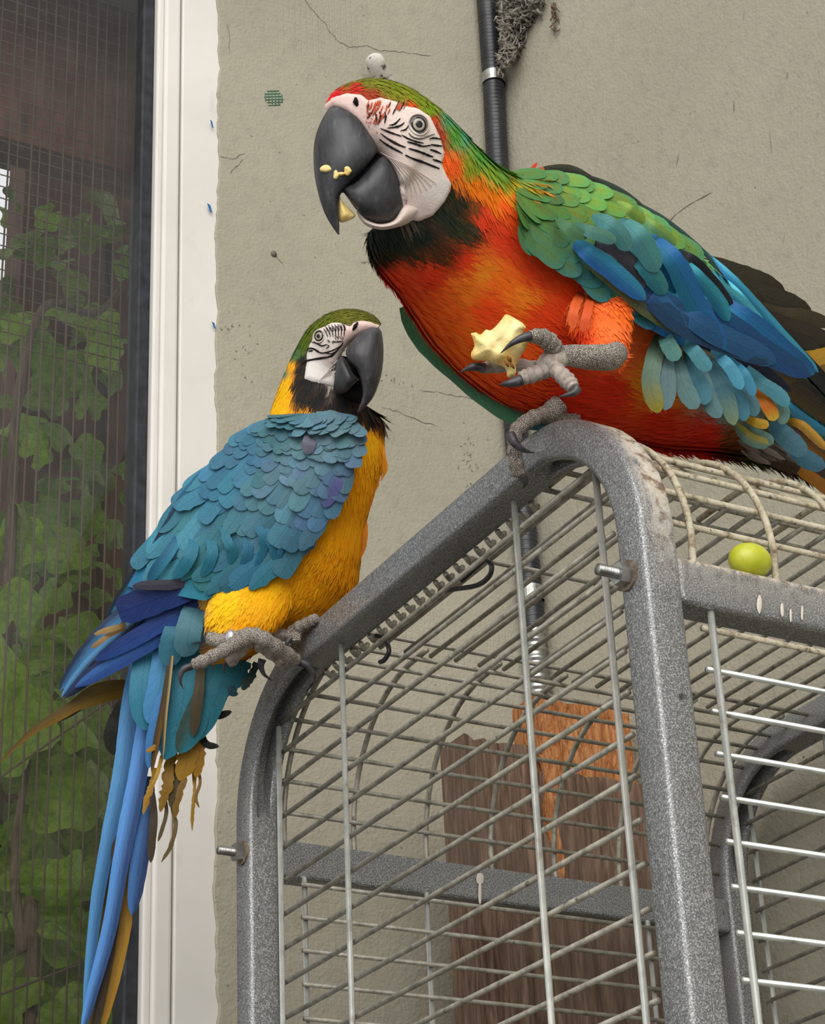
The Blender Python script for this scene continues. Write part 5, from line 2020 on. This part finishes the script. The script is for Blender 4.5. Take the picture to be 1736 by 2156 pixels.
for k_, (x, y, a, b) in enumerate([(686, 355, 13, 8), (707, 368, 6, 10), (731, 360, 8, 10), (718, 366, 8, 4)]):
    h, nn = surface_hit(ubt, x, y)
    if h is None:
        continue
    d0 = proj(h)[0][2]
    chunk([(x + a * math.cos(t) * (1 + .2 * math.sin(3 * t + k_)), y + b * math.sin(t)) for t in np.linspace(0, 6.28, 9)[:-1]], d0 - 0.0005, 5, 'apple_crumb', 'apple_flesh', None, None, 20 + k_, parent=ub, step=1.5)

# ================================================================== the blue-and-gold bird on the side rail
blue = empty('macaw', W(600, 1370, 1.885))
tag(blue, 'blue and gold macaw with a ringed leg perched on the side rail', 'macaw')
BS = [(803, 682, 792, 695, 1.870, 14), (780, 662, 748, 710, 1.875, 36), (740, 652, 716, 746, 1.882, 50), (695, 659, 702, 808, 1.890, 58), (653, 688, 742, 852, 1.898, 62), (624, 733, 800, 880, 1.902, 66),
      (602, 782, 806, 918, 1.904, 76), (582, 834, 806, 960, 1.905, 88), (566, 884, 796, 1000, 1.905, 100), (550, 935, 782, 1050, 1.905, 110), (526, 990, 766, 1110, 1.905, 114), (498, 1050, 758, 1170, 1.905, 114), (466, 1110, 746, 1225, 1.907, 110),
      (434, 1170, 690, 1290, 1.91, 100), (404, 1230, 600, 1335, 1.915, 84), (374, 1290, 500, 1400, 1.925, 64), (344, 1345, 440, 1455, 1.935, 46), (315, 1400, 400, 1510, 1.945, 26)]
b_body = loft_vf(BS, 80, 40)
b_thigh = loft_vf([(520, 1130, 660, 1140, 1.890, 20), (474, 1205, 640, 1210, 1.882, 40), (444, 1265, 612, 1280, 1.874, 46), (436, 1308, 580, 1322, 1.869, 42), (446, 1338, 540, 1344, 1.866, 26), (465, 1350, 510, 1350, 1.864, 8)], 26, 26)
OR, BK, OL = (238, 154, 16), (28, 28, 28), (84, 86, 24)
BC = [(706, 772, (206, 190, 182)), (704, 800, (206, 190, 182)), (722, 742, (206, 186, 178)), (735, 656, (90, 90, 28)), (690, 668, (82, 88, 22)), (652, 700, (76, 88, 22)), (800, 684, (80, 80, 32)), (775, 668, (84, 84, 28)), (625, 744, (64, 96, 56)), (606, 778, (76, 118, 84)), (640, 720, (70, 88, 26)),
      (604, 804, (238, 158, 16)), (594, 842, OR), (616, 764, (232, 150, 20)), (578, 866, (228, 152, 20)), (610, 830, OR), (610, 788, (238, 156, 16)), (605, 815, (236, 156, 16)),
      (690, 858, BK), (720, 862, BK), (745, 868, BK), (775, 876, BK), (665, 848, BK), (650, 838, BK), (630, 830, BK), (690, 876, (232, 148, 20)), (720, 880, (232, 148, 20)), (750, 888, (232, 148, 20)), (785, 896, (234, 150, 18)), (806, 900, (234, 150, 18)), (650, 862, (234, 150, 18)), (648, 772, BK), (634, 752, BK), (632, 772, BK), (630, 792, BK), (626, 806, BK), (636, 820, BK), (640, 796, BK), (646, 815, BK), (668, 832, BK), (700, 845, BK), (740, 858, BK), (770, 868, BK), (800, 872, BK), (790, 850, BK), (720, 840, BK), (680, 820, BK), (806, 884, BK), (755, 875, BK), (656, 795, BK), (640, 822, (34, 34, 28)),
      (780, 908, OR), (795, 950, (230, 146, 14)), (770, 1000, (224, 138, 12)), (740, 1050, (226, 140, 12)), (700, 1100, (226, 140, 12)), (750, 1150, (226, 140, 12)), (650, 1200, (226, 140, 12)), (700, 1250, (226, 140, 12)), (560, 1220, (234, 150, 12)), (480, 1270, (242, 164, 18)),
      (620, 1300, (226, 140, 12)), (520, 1310, (224, 142, 16)), (455, 1300, (236, 158, 18)), (740, 895, (230, 144, 16)), (425, 1330, (70, 118, 130)), (380, 1400, (54, 118, 138)), (410, 1290, (84, 128, 132)), (500, 950, (54, 116, 146)), (450, 1050, (54, 116, 146)), (400, 1180, (54, 110, 146)), (560, 890, (60, 104, 90)), (440, 1380, (226, 140, 14)), (520, 1380, (226, 140, 14))]
b_col = colour_field(BC)


def zb(pts):
    return zc(pts, 4.34, 500, 600)


B_FACE = zb([(1325, 470), (1328, 430), (1300, 372), (1220, 342), (1130, 325), (1060, 345), (1030, 382), (985, 362), (930, 345), (860, 346), (780, 386), (720, 410), (690, 450), (680, 510), (652, 550), (640, 600), (630, 660), (636, 700), (625, 745), (611, 858),
             (680, 884), (780, 904), (880, 930), (900, 890), (900, 820), (910, 770), (935, 710), (960, 672), (992, 660), (1015, 622), (1030, 586), (1076, 520), (1146, 446), (1226, 408), (1290, 426)])
B_BEAK = zb([(1340, 400), (1220, 370), (1000, 540), (880, 720), (850, 980), (1000, 1000), (1080, 1180), (1330, 900)])


def b_mask(xy, near):
    return ~(in_poly(B_FACE, xy) | in_poly(B_BEAK, xy))


def b_len(xy):
    return np.interp(xy[:, 1], [650, 760, 860, 950, 1300], [12, 18, 30, 44, 42])


def b_wid(xy):
    return np.interp(xy[:, 1], [650, 760, 900, 1300], [1.0, 1.4, 2.0, 2.2])


b_tree = body_and_plumage(blue, [b_body, b_thigh], b_col, (56000, 6000), b_len, b_wid, b_mask, 0.07, ('body', 'thigh'))
bh = b_tree[0]
bface_col = colour_field([(800, 690, (220, 190, 182)), (760, 690, (226, 200, 192)), (745, 705, (224, 196, 188)), (690, 700, (226, 214, 206)), (660, 720, (226, 216, 208)), (700, 735, (222, 208, 200)), (660, 780, (232, 228, 222)), (690, 790, (226, 218, 212)), (700, 760, (220, 204, 196))])
b_face, bft = skin_patch(B_FACE, bh, 0.0022, bface_col, blue, 'face_skin', 'face_skin', 3.0)
b_face['label'] = 'bare white facial skin'
skin_patch(B_FACE, bh, 0.0022, bface_col, blue, 'face_skin', 'face_skin', 6.0, far=True)
UB = [(797, 690, 784, 689, 1.862, 10), (803, 700, 762, 698, 1.860, 30), (806, 720, 742, 717, 1.857, 41), (807, 742, 728, 738, 1.854, 45), (806, 762, 733, 757, 1.851, 42), (803, 785, 752, 780, 1.848, 36), (796, 811, 761, 807, 1.845, 27), (785, 837, 763, 832, 1.843, 17), (769, 857, 757, 853, 1.842, 10), (754, 870, 752, 868, 1.841, 2)]
V, Fc, S = loft_vf(UB, 60, 32, 2.3, yaw=0.08)
o = child(mesh_obj('upper_beak', V, Fc, M['beak']), blue)
LB = [(708, 762, 701, 822, 1.868, 34), (719, 750, 713, 829, 1.864, 43), (731, 765, 727, 827, 1.859, 43), (741, 784, 740, 816, 1.856, 35), (750, 795, 750, 804, 1.854, 20), (755, 798, 755, 801, 1.853, 4)]
V, Fc, S = loft_vf(LB, 40, 30, 2.3)
child(mesh_obj('lower_beak', V, Fc, M['beak']), blue)
V, Fc, S = loft_vf([(712, 748, 706, 826, 1.880, 24), (732, 752, 726, 840, 1.876, 32), (750, 768, 748, 848, 1.872, 30), (762, 790, 762, 850, 1.868, 18), (768, 806, 768, 846, 1.866, 6)], 24, 20)
child(mesh_obj('mouth', V, Fc, M['mouth']), blue)
h, nn = surface_hit(bft, 748, 687)
if h is not None:
    P = [h + nn * 0.0005 - RM[1] * 0.0035 + RM[0] * 0.0022, h + nn * 0.0009, h + nn * 0.0005 + RM[1] * 0.0035 - RM[0] * 0.0022]
    v, f = tube_vf(P, [0.0006, 0.0018, 0.0007], 8)
    child(mesh_obj('nostril', v, f, M['mouth']), blue)
eye(672.8, 708.3, 9.4, bft, blue)
eye(672.8, 708.3, 9.4, bh, blue, far=True)
bl = [(zb([(590, 725), (640, 692), (740, 672), (850, 652), (900, 605), (965, 525)]), 2.2, BLK), (zb([(640, 600), (655, 580), (700, 585), (740, 610), (780, 622), (860, 602), (940, 556)]), 2.0, BLK),
      (zb([(672, 520), (720, 532), (770, 556), (820, 542)]), 1.4, BLK), (zb([(650, 605), (690, 600)]), 1.6, BLK), (zb([(800, 622), (860, 626), (900, 600)]), 1.2, BLK), (zb([(870, 520), (920, 518), (965, 512)]), 1.2, BLK), (zb([(820, 545), (836, 560), (812, 580)]), 1.0, BLK)]
for i in range(7):
    x = 790 + i * 28
    bl.append((zb([(x, 400 - i * 7), (x + 18, 430 - i * 5), (x + 38 - i * 4, 476 - i)]), 1.15, BLK))
    bl.append((zb([(x + 14, 372 - min(i, 3) * 4), (x + 26, 400), (x + 36 - i * 3, 425)]), 0.95, BLK))
for i in range(12):
    x, y = 880 + random.uniform(-60, 90), 470 + random.uniform(-20, 50)
    bl.append((zb([(x, y), (x + 10, y + 12), (x + 14, y + 26)]), 0.7, (90, 78, 74)))
for i in range(7):
    x = 760 + i * 20
    bl.append((zb([(940 - i * 6, 668 + i * 3), (880 - i * 8, 720 + i * 10), (840 - i * 14, 830 + i * 6)]), 0.6, (224, 212, 204)))
face_lines([(l[0] if len(l[0]) > 2 else [l[0][0], ((l[0][0][0] + l[0][1][0]) / 2, (l[0][0][1] + l[0][1][1]) / 2), l[0][1]], l[1], l[2]) for l in bl], bft, blue, under=bh)

# loose breast feathers along the front
for (pts, hw, c) in [([(768, 896), (796, 930), (808, 965), (806, 996)], 9, (236, 152, 18)), ([(776, 920), (800, 955), (812, 985), (802, 1012)], 7, (230, 146, 16)), ([(770, 950), (790, 985), (794, 1015), (784, 1044)], 8, (228, 142, 14)),
                     ([(752, 890), (780, 915), (796, 948), (800, 978)], 9, (238, 156, 20)), ([(764, 990), (778, 1020), (780, 1050), (768, 1085)], 8, (222, 136, 12)), ([(752, 1060), (766, 1100), (768, 1140), (758, 1180)], 8, (220, 132, 10)),
                     ([(745, 940), (764, 985), (766, 1030), (756, 1070)], 8, (226, 138, 12)), ([(735, 1000), (748, 1050), (746, 1100), (732, 1150)], 9, (226, 140, 12)), ([(700, 1120), (716, 1170), (712, 1220), (690, 1262)], 9, (226, 140, 12))]:
    plume(pts, hw, 1.893, c, blue, name='breast_feather', frayed=0.35, tuck=0.03, taper=([0, .2, .5, .8, 1], [.7, 1, .9, .55, .05]))
# ---- near wing
bw = part_empty('wing', blue)
wing = Wing([(630, 872), (578, 880), (530, 904), (472, 952), (412, 1010), (362, 1078), (318, 1145), (268, 1235)],
            [(690, 868), (742, 892), (752, 950), (728, 1025), (685, 1090), (622, 1165), (530, 1218), (430, 1265)],
            (1.872, 1.878, 1.885, 1.89, 1.895, 1.90, 1.905, 1.91), (1.858, 1.852, 1.848, 1.846, 1.847, 1.852, 1.860, 1.872), (10, 26, 36, 36, 30, 20, 12, 8))
BWC = colour_field([(700, 880, (90, 128, 140)), (620, 880, (68, 118, 128)), (740, 960, (84, 120, 146)), (650, 950, (98, 138, 156)), (550, 930, (66, 122, 146)), (500, 1000, (64, 128, 156)), (600, 1020, (92, 138, 154)), (700, 1050, (78, 118, 150)), (640, 1090, (64, 122, 140)), (550, 1080, (82, 138, 152)), (450, 1080, (70, 134, 150)), (400, 1120, (68, 136, 160)),
                    (500, 1150, (54, 124, 138)), (600, 1150, (50, 114, 134)), (420, 1200, (50, 122, 138)), (340, 1200, (58, 130, 164)), (520, 1210, (46, 108, 128)), (300, 1260, (50, 110, 148)), (660, 900, (94, 134, 148))])
child(mesh_obj('wing_skin', wing.V, wing.F, M['plumage'], cols=BWC(proj(wing.V)[:, :2])), bw)
rows = []
spec = [(0.0, 34, 11, 8), (0.035, 36, 12, 9), (0.075, 38, 13, 10), (0.115, 40, 13, 11), (0.16, 42, 14, 12), (0.20, 44, 14, 12), (0.245, 46, 15, 12), (0.29, 48, 15, 12), (0.335, 50, 15, 12), (0.385, 54, 16, 12), (0.44, 60, 17, 12), (0.50, 68, 18, 11), (0.565, 76, 19, 11), (0.635, 86, 19, 11), (0.705, 96, 19, 10), (0.78, 100, 19, 9)]
for (u, ln, hw, cnt) in spec:
    rows.append((u, cnt, ln * 1.25, hw * 1.15, 0.10 if u < 0.5 else 0.07))
coverts(wing, rows[:12], bw, BWC, ['round', 'round', 'blunt'])
coverts(wing, rows[12:], bw, BWC, ['long', 'blunt', 'ragged'])
cb_ = 2.671
traced([
    ([(740, 960), (560, 1050), (380, 1110), (130, 1200)], 78, (1.868, 1.872, 1.878, 1.885), (34, 58, 122), {'rgb2': (26, 44, 100), 'taper': ([0, .15, .5, .8, .95, 1], [.5, .8, 1, 1.15, 1.1, .7])}),
    ([(640, 1000), (450, 1042), (330, 1046), (210, 1052)], 30, (1.864, 1.868, 1.872, 1.876), (64, 62, 76), {}),
    ([(760, 1040), (500, 1190), (250, 1330), (0, 1470)], 50, (1.874, 1.88, 1.886, 1.892), (44, 78, 150), {'rgb2': (36, 60, 124)}),
    ([(660, 1120), (420, 1300), (160, 1460), (-110, 1620)], 46, (1.880, 1.886, 1.892, 1.90), (48, 84, 156), {'rgb2': (60, 108, 176)}),
    ([(520, 1180), (300, 1340), (60, 1480), (-170, 1680)], 44, (1.886, 1.892, 1.898, 1.905), (34, 40, 62), {'rgb2': (44, 58, 96)}),
    ([(230, 1140), (80, 1270), (-60, 1430), (-200, 1640)], 40, (1.892, 1.896, 1.90, 1.91), (84, 146, 196), {'rgb2': (44, 60, 92)}),
    ([(300, 1180), (130, 1330), (-40, 1490), (-190, 1680)], 30, (1.888, 1.894, 1.90, 1.908), (40, 44, 60), {'rgb2': (96, 158, 210)}),
    ([(620, 1030), (460, 1130), (320, 1220), (180, 1300)], 80, (1.895, 1.90, 1.905, 1.91), (34, 50, 92), {}),
    ([(700, 1020), (560, 1130), (420, 1230), (280, 1330)], 90, (1.885, 1.895, 1.90, 1.905), (40, 66, 108), {}),
    ([(600, 1130), (520, 1230), (460, 1330), (420, 1420)], 90, (1.895, 1.905, 1.91, 1.915), (52, 104, 128), {}),
    ([(175, 1268), (110, 1288), (60, 1302), (-5, 1325)], 17, (1.878, 1.88, 1.882, 1.884), (172, 142, 92), {}),
    ([(170, 1285), (80, 1330), (20, 1372), (-20, 1400)], 15, (1.879, 1.881, 1.883, 1.885), (160, 128, 82), {}),
    ([(400, 740), (290, 900), (190, 1050), (90, 1200)], 30, (1.90, 1.902, 1.905, 1.91), (64, 136, 176), {'rgb2': (30, 44, 60)}),
    ([(360, 760), (260, 920), (170, 1070), (60, 1230)], 24, (1.905, 1.907, 1.91, 1.915), (34, 54, 76), {}),
    ([(740, 330), (600, 440), (490, 580), (390, 730)], 34, (1.878, 1.882, 1.888, 1.893), (64, 132, 170), {'rgb2': (50, 112, 150)}),
    ([(600, 440), (490, 590), (390, 750), (300, 900)], 30, (1.88, 1.885, 1.89, 1.895), (60, 130, 172), {'rgb2': (36, 62, 86)}),
    # grey-violet coverts that lie over the shoulder
    ([(1225, 180), (1205, 240), (1190, 310)], 40, 1.836, (108, 108, 126), {}),
    ([(1400, 340), (1350, 440), (1290, 610)], 54, (1.838, 1.836, 1.836), (92, 94, 150), {'rgb2': (82, 100, 140)}),
    # bedraggled greater coverts
    ([(960, 620), (980, 760), (1010, 860), (1020, 945)], 36, (1.840, 1.842, 1.846, 1.85), (46, 118, 146), {'frayed': 0.35}),
    ([(900, 640), (930, 740), (950, 830), (900, 940)], 30, (1.841, 1.843, 1.847, 1.851), (40, 112, 140), {'frayed': 0.4}),
    ([(1040, 620), (1060, 740), (1040, 860), (1015, 910)], 24, (1.838, 1.84, 1.844, 1.848), (44, 112, 146), {'frayed': 0.4}),
    ([(1130, 620), (1170, 700), (1200, 780), (1185, 880)], 22, (1.836, 1.838, 1.842, 1.846), (60, 124, 164), {'frayed': 0.3}),
    ([(1180, 560), (1200, 680), (1225, 780), (1215, 850)], 24, (1.835, 1.837, 1.841, 1.845), (56, 118, 164), {'frayed': 0.3}),
    ([(1110, 640), (1120, 740), (1150, 820), (1100, 890)], 28, (1.838, 1.841, 1.845, 1.85), (42, 104, 146), {'frayed': 0.3}),
    ([(720, 700), (740, 790), (770, 850), (765, 930)], 34, (1.848, 1.85, 1.853, 1.857), (44, 118, 138), {'frayed': 0.3}),
    ([(820, 700), (860, 810), (850, 900), (810, 980)], 34, (1.845, 1.848, 1.852, 1.857), (42, 110, 140), {'frayed': 0.3}),
    ([(640, 760), (660, 850), (640, 930), (600, 1000)], 34, (1.853, 1.856, 1.86, 1.864), (40, 118, 140), {}),
    ([(560, 780), (540, 870), (500, 940), (440, 1010)], 38, (1.858, 1.861, 1.865, 1.869), (44, 122, 146), {}),
    ([(480, 760), (420, 860), (350, 950), (300, 1030)], 34, (1.868, 1.871, 1.875, 1.88), (56, 136, 164), {'rgb2': (40, 100, 134)}),
], bw, cb_, 200, 840, 0.006, 0.02)
# ---- far wing, only a dark edge beyond the breast
bfw = part_empty('wing', blue)
plume([(690, 960), (738, 1050), (752, 1120), (736, 1190)], 20, (1.97, 1.965, 1.96, 1.955), (60, 112, 146), bfw)
plume([(670, 940), (716, 1040), (722, 1120), (690, 1200)], 24, (1.975, 1.97, 1.965, 1.96), (60, 116, 148), bfw)
plume([(620, 900), (660, 1040), (600, 1180), (480, 1280)], 60, (1.96, 1.968, 1.962, 1.955), (60, 118, 150), bfw)
# ---- tail and undertail
bt = part_empty('tail', blue)
ct = 2.2557
LT = {'taper': ([0, .1, .4, .75, .92, 1], [.6, 1, 1, .75, .5, .12])}
traced([
    ([(600, 560), (490, 580), (380, 630), (280, 690), (150, 770), (0, 912)], 44, (1.93, 1.925, 1.92, 1.915, 1.91, 1.905), (120, 92, 22), {'rgb2': (84, 66, 20), 'n': 24, 'taper': ([0, .1, .25, .45, .7, 1], [.9, 1.1, 1.2, .7, .55, .08])}),
    ([(560, 560), (440, 610), (320, 680), (240, 720)], 24, (1.935, 1.93, 1.925, 1.92), (58, 50, 30), {}),
    ([(590, 620), (548, 710), (524, 790), (540, 880)], 34, (1.945, 1.94, 1.94, 1.94), (36, 38, 30), {}),
    ([(660, 400), (610, 700), (580, 950), (510, 1300), (450, 1650), (395, 2190)], 44, (1.925, 1.92, 1.915, 1.905, 1.90, 1.89), (56, 104, 150), dict(LT, n=28, rgb2=(88, 150, 204))),
    ([(740, 430), (690, 760), (640, 1050), (580, 1350), (520, 1700), (440, 2000), (385, 2200)], 46, (1.915, 1.908, 1.90, 1.892, 1.887, 1.882, 1.878), (48, 78, 128), dict(LT, n=30, rgb2=(92, 152, 222))),
    ([(700, 980), (690, 1180), (660, 1400), (625, 1640)], 44, (1.905, 1.90, 1.895, 1.89), (40, 62, 104), {'rgb2': (64, 112, 172)}),
    ([(620, 1020), (570, 1300), (520, 1600), (470, 1950), (430, 2200)], 34, (1.92, 1.912, 1.905, 1.897, 1.89), (42, 46, 52), dict(LT, n=24, rgb2=(96, 76, 34))),
    ([(640, 1300), (600, 1500), (590, 1700), (540, 1960), (480, 2200)], 36, (1.905, 1.90, 1.896, 1.89, 1.886), (164, 122, 34), dict(LT, n=24, rgb2=(128, 96, 30))),
    ([(620, 1200), (570, 1420), (540, 1720), (470, 2100), (430, 2220)], 22, (1.90, 1.896, 1.892, 1.886, 1.884), (60, 48, 34), dict(LT, n=24)),
    ([(660, 1050), (620, 1200), (560, 1300), (540, 1420)], 26, (1.90, 1.898, 1.896, 1.894), (112, 80, 44), {'rgb2': (60, 46, 34)}),
    # undertail coverts
    ([(700, 330), (680, 480), (670, 620), (690, 760)], 60, (1.905, 1.90, 1.898, 1.898), (58, 132, 160), {}),
    ([(780, 300), (770, 480), (740, 640), (720, 740)], 60, (1.90, 1.896, 1.893, 1.892), (56, 134, 160), {'rgb2': (70, 140, 190)}),
    ([(900, 330), (880, 520), (850, 700), (780, 900)], 76, (1.895, 1.89, 1.887, 1.885), (44, 126, 146), {'rgb2': (36, 108, 130)}),
    ([(960, 440), (940, 580), (920, 720), (850, 870)], 66, (1.892, 1.888, 1.886, 1.884), (40, 116, 132), {'rgb2': (46, 70, 60)}),
    ([(955, 430), (945, 560), (930, 690), (915, 790)], 26, 1.882, (74, 64, 40), {'tuck': 0.02}),
    ([(1060, 440), (1040, 560), (980, 700), (900, 820)], 54, (1.895, 1.89, 1.888, 1.886), (36, 112, 128), {}),
    ([(1160, 430), (1130, 500), (1090, 550), (1030, 600)], 50, (1.90, 1.897, 1.895, 1.893), (34, 104, 118), {'frayed': 0.4}),
    ([(1220, 440), (1200, 490), (1170, 540), (1150, 570)], 24, (1.90, 1.898, 1.897, 1.896), (46, 70, 62), {'frayed': 0.4}),
    ([(1120, 480), (1100, 540), (1100, 580), (1130, 590)], 18, 1.893, (30, 72, 84), {}),
    ([(1000, 560), (990, 640), (1030, 690), (1100, 672)], 20, (1.90, 1.898, 1.897, 1.896), (26, 26, 26), {}),
    ([(960, 700), (960, 790), (985, 830), (1040, 838)], 18, (1.90, 1.898, 1.897, 1.896), (36, 34, 26), {}),
    ([(900, 260), (960, 280), (1000, 270), (960, 200)], 60, 1.885, (84, 128, 138), {}),
    ([(920, 180), (900, 270), (890, 350), (920, 400)], 66, (1.875, 1.874, 1.876, 1.88), (78, 126, 140), {}),
    ([(860, 220), (830, 300), (810, 380), (800, 460)], 60, (1.885, 1.885, 1.888, 1.89), (60, 122, 144), {}),
    # yellow ragged feathers and bare shafts
    ([(920, 700), (905, 800), (890, 900), (850, 1000)], 56, (1.90, 1.897, 1.895, 1.893), (164, 122, 30), {'frayed': 0.3}),
    ([(950, 660), (950, 780), (945, 880), (930, 990)], 34, (1.902, 1.90, 1.897, 1.895), (156, 112, 26), {'frayed': 0.4}),
    ([(820, 860), (800, 960), (790, 1040), (760, 1150)], 34, (1.895, 1.892, 1.89, 1.888), (140, 104, 30), {'frayed': 0.5}),
    ([(880, 900), (870, 1000), (840, 1100), (830, 1180)], 20, (1.893, 1.89, 1.888, 1.887), (120, 90, 30), {'frayed': 0.5}),
    ([(920, 950), (925, 1050), (915, 1130), (912, 1240)], 12, (1.895, 1.892, 1.89, 1.888), (150, 116, 40), {'frayed': 0.4}),
    ([(940, 940), (950, 1010), (930, 1080), (945, 1130)], 8, (1.895, 1.892, 1.89, 1.888), (120, 92, 36), {}),
    ([(800, 1040), (820, 1140), (835, 1220), (810, 1310), (765, 1390)], 14, (1.893, 1.89, 1.888, 1.887, 1.886), (104, 86, 52), {'frayed': 0.4}),
    ([(780, 1060), (790, 1150), (770, 1230), (750, 1290)], 10, (1.892, 1.89, 1.888, 1.886), (84, 70, 40), {}),
    ([(740, 940), (720, 1020), (700, 1080), (680, 1160)], 18, (1.895, 1.892, 1.89, 1.888), (170, 128, 40), {'frayed': 0.4}),
    ([(720, 1050), (730, 1180), (720, 1300), (715, 1390)], 20, (1.895, 1.893, 1.892, 1.89), (66, 54, 38), {}),
    ([(800, 900), (830, 980), (825, 1060), (812, 1130)], 26, (1.897, 1.894, 1.892, 1.89), (74, 60, 34), {}),
    ([(820, 310), (790, 560), (745, 800), (720, 960)], 16, (1.884, 1.882, 1.88, 1.88), (118, 82, 36), {'rgb2': (70, 54, 34)}),
    ([(825, 310), (806, 500), (784, 700), (772, 900)], 10, (1.882, 1.88, 1.878, 1.878), (186, 160, 104), {'rgb2': (70, 60, 44)}),
    ([(760, 780), (740, 830), (700, 860), (740, 850)], 8, 1.877, (172, 126, 36), {}),
    ([(770, 880), (750, 960), (720, 1030), (700, 1090)], 12, 1.878, (176, 134, 48), {'frayed': 0.4}),
    ([(800, 420), (780, 600), (740, 760), (705, 940)], 40, (1.893, 1.89, 1.888, 1.886), (66, 128, 186), {}),
], bt, ct, 0, 1200, 0.0, 0.014)
# ---- feet
foot = part_empty('foot', blue)
limb([(440, 1344), (470, 1350), (500, 1344), (522, 1340)], [15, 16, 17, 18], (1.858, 1.852, 1.848, 1.846), 'scaly_skin', foot, 'shank', 20, 14)
v, f = tube_vf([W(482, 1346, 1.8495), W(490, 1343, 1.8485), W(497, 1341, 1.848)], [19 * 1.849 / F] * 3, 20)
rg = child(mesh_obj('leg_ring', v, f, M['leg_ring']), foot)
rg['label'] = 'silver leg ring'
a1 = toe([(536, 1340), (505, 1350), (470, 1370), (436, 1388), (404, 1402)], [16, 16, 15, 14, 14], (1.842, 1.838, 1.836, 1.836, 1.838), 'scaly_skin', foot, pads=6)
claw([(404, 1402), (386, 1410), (379, 1430), (385, 1450)], 8, (1.838, 1.837, 1.837, 1.838), a1)
a2 = toe([(512, 1344), (530, 1338), (556, 1346), (592, 1370), (628, 1394)], [17, 18, 17, 16, 15], (1.846, 1.84, 1.838, 1.85, 1.868), 'scaly_skin', foot, pads=6)
claw([(628, 1392), (648, 1402), (660, 1422), (655, 1442), (643, 1456)], 9, (1.868, 1.867, 1.868, 1.870, 1.873), a2)
a3 = toe([(520, 1352), (505, 1370), (488, 1390), (478, 1396)], [15, 14, 13, 10], (1.855, 1.858, 1.86, 1.86), 'palm_skin', foot, pads=3)
claw([(476, 1392), (472, 1404), (474, 1418)], 5, 1.86, a3)
a4 = toe([(540, 1356), (570, 1375), (590, 1392), (598, 1400)], [14, 13, 12, 10], (1.858, 1.868, 1.876, 1.88), 'palm_skin', foot, pads=3)
claw([(552, 1388), (549, 1402), (556, 1420), (574, 1434)], 8, (1.872, 1.872, 1.874, 1.878), a4)
foot2 = part_empty('foot', blue)
limb([(560, 1325), (590, 1336), (606, 1338)], [14, 14, 13], (1.885, 1.882, 1.88), 'palm_skin', foot2, 'shank', 14, 12)
e1 = toe([(604, 1340), (626, 1322), (650, 1310), (668, 1300)], [14, 13, 12, 11], (1.882, 1.876, 1.868, 1.862), 'scaly_skin', foot2)
e2 = toe([(606, 1336), (622, 1342), (624, 1352)], [12, 12, 10], (1.878, 1.872, 1.87), 'scaly_skin', foot2, pads=2)
claw([(610, 1346), (604, 1356), (612, 1368)], 7, (1.866, 1.864, 1.865), e2)
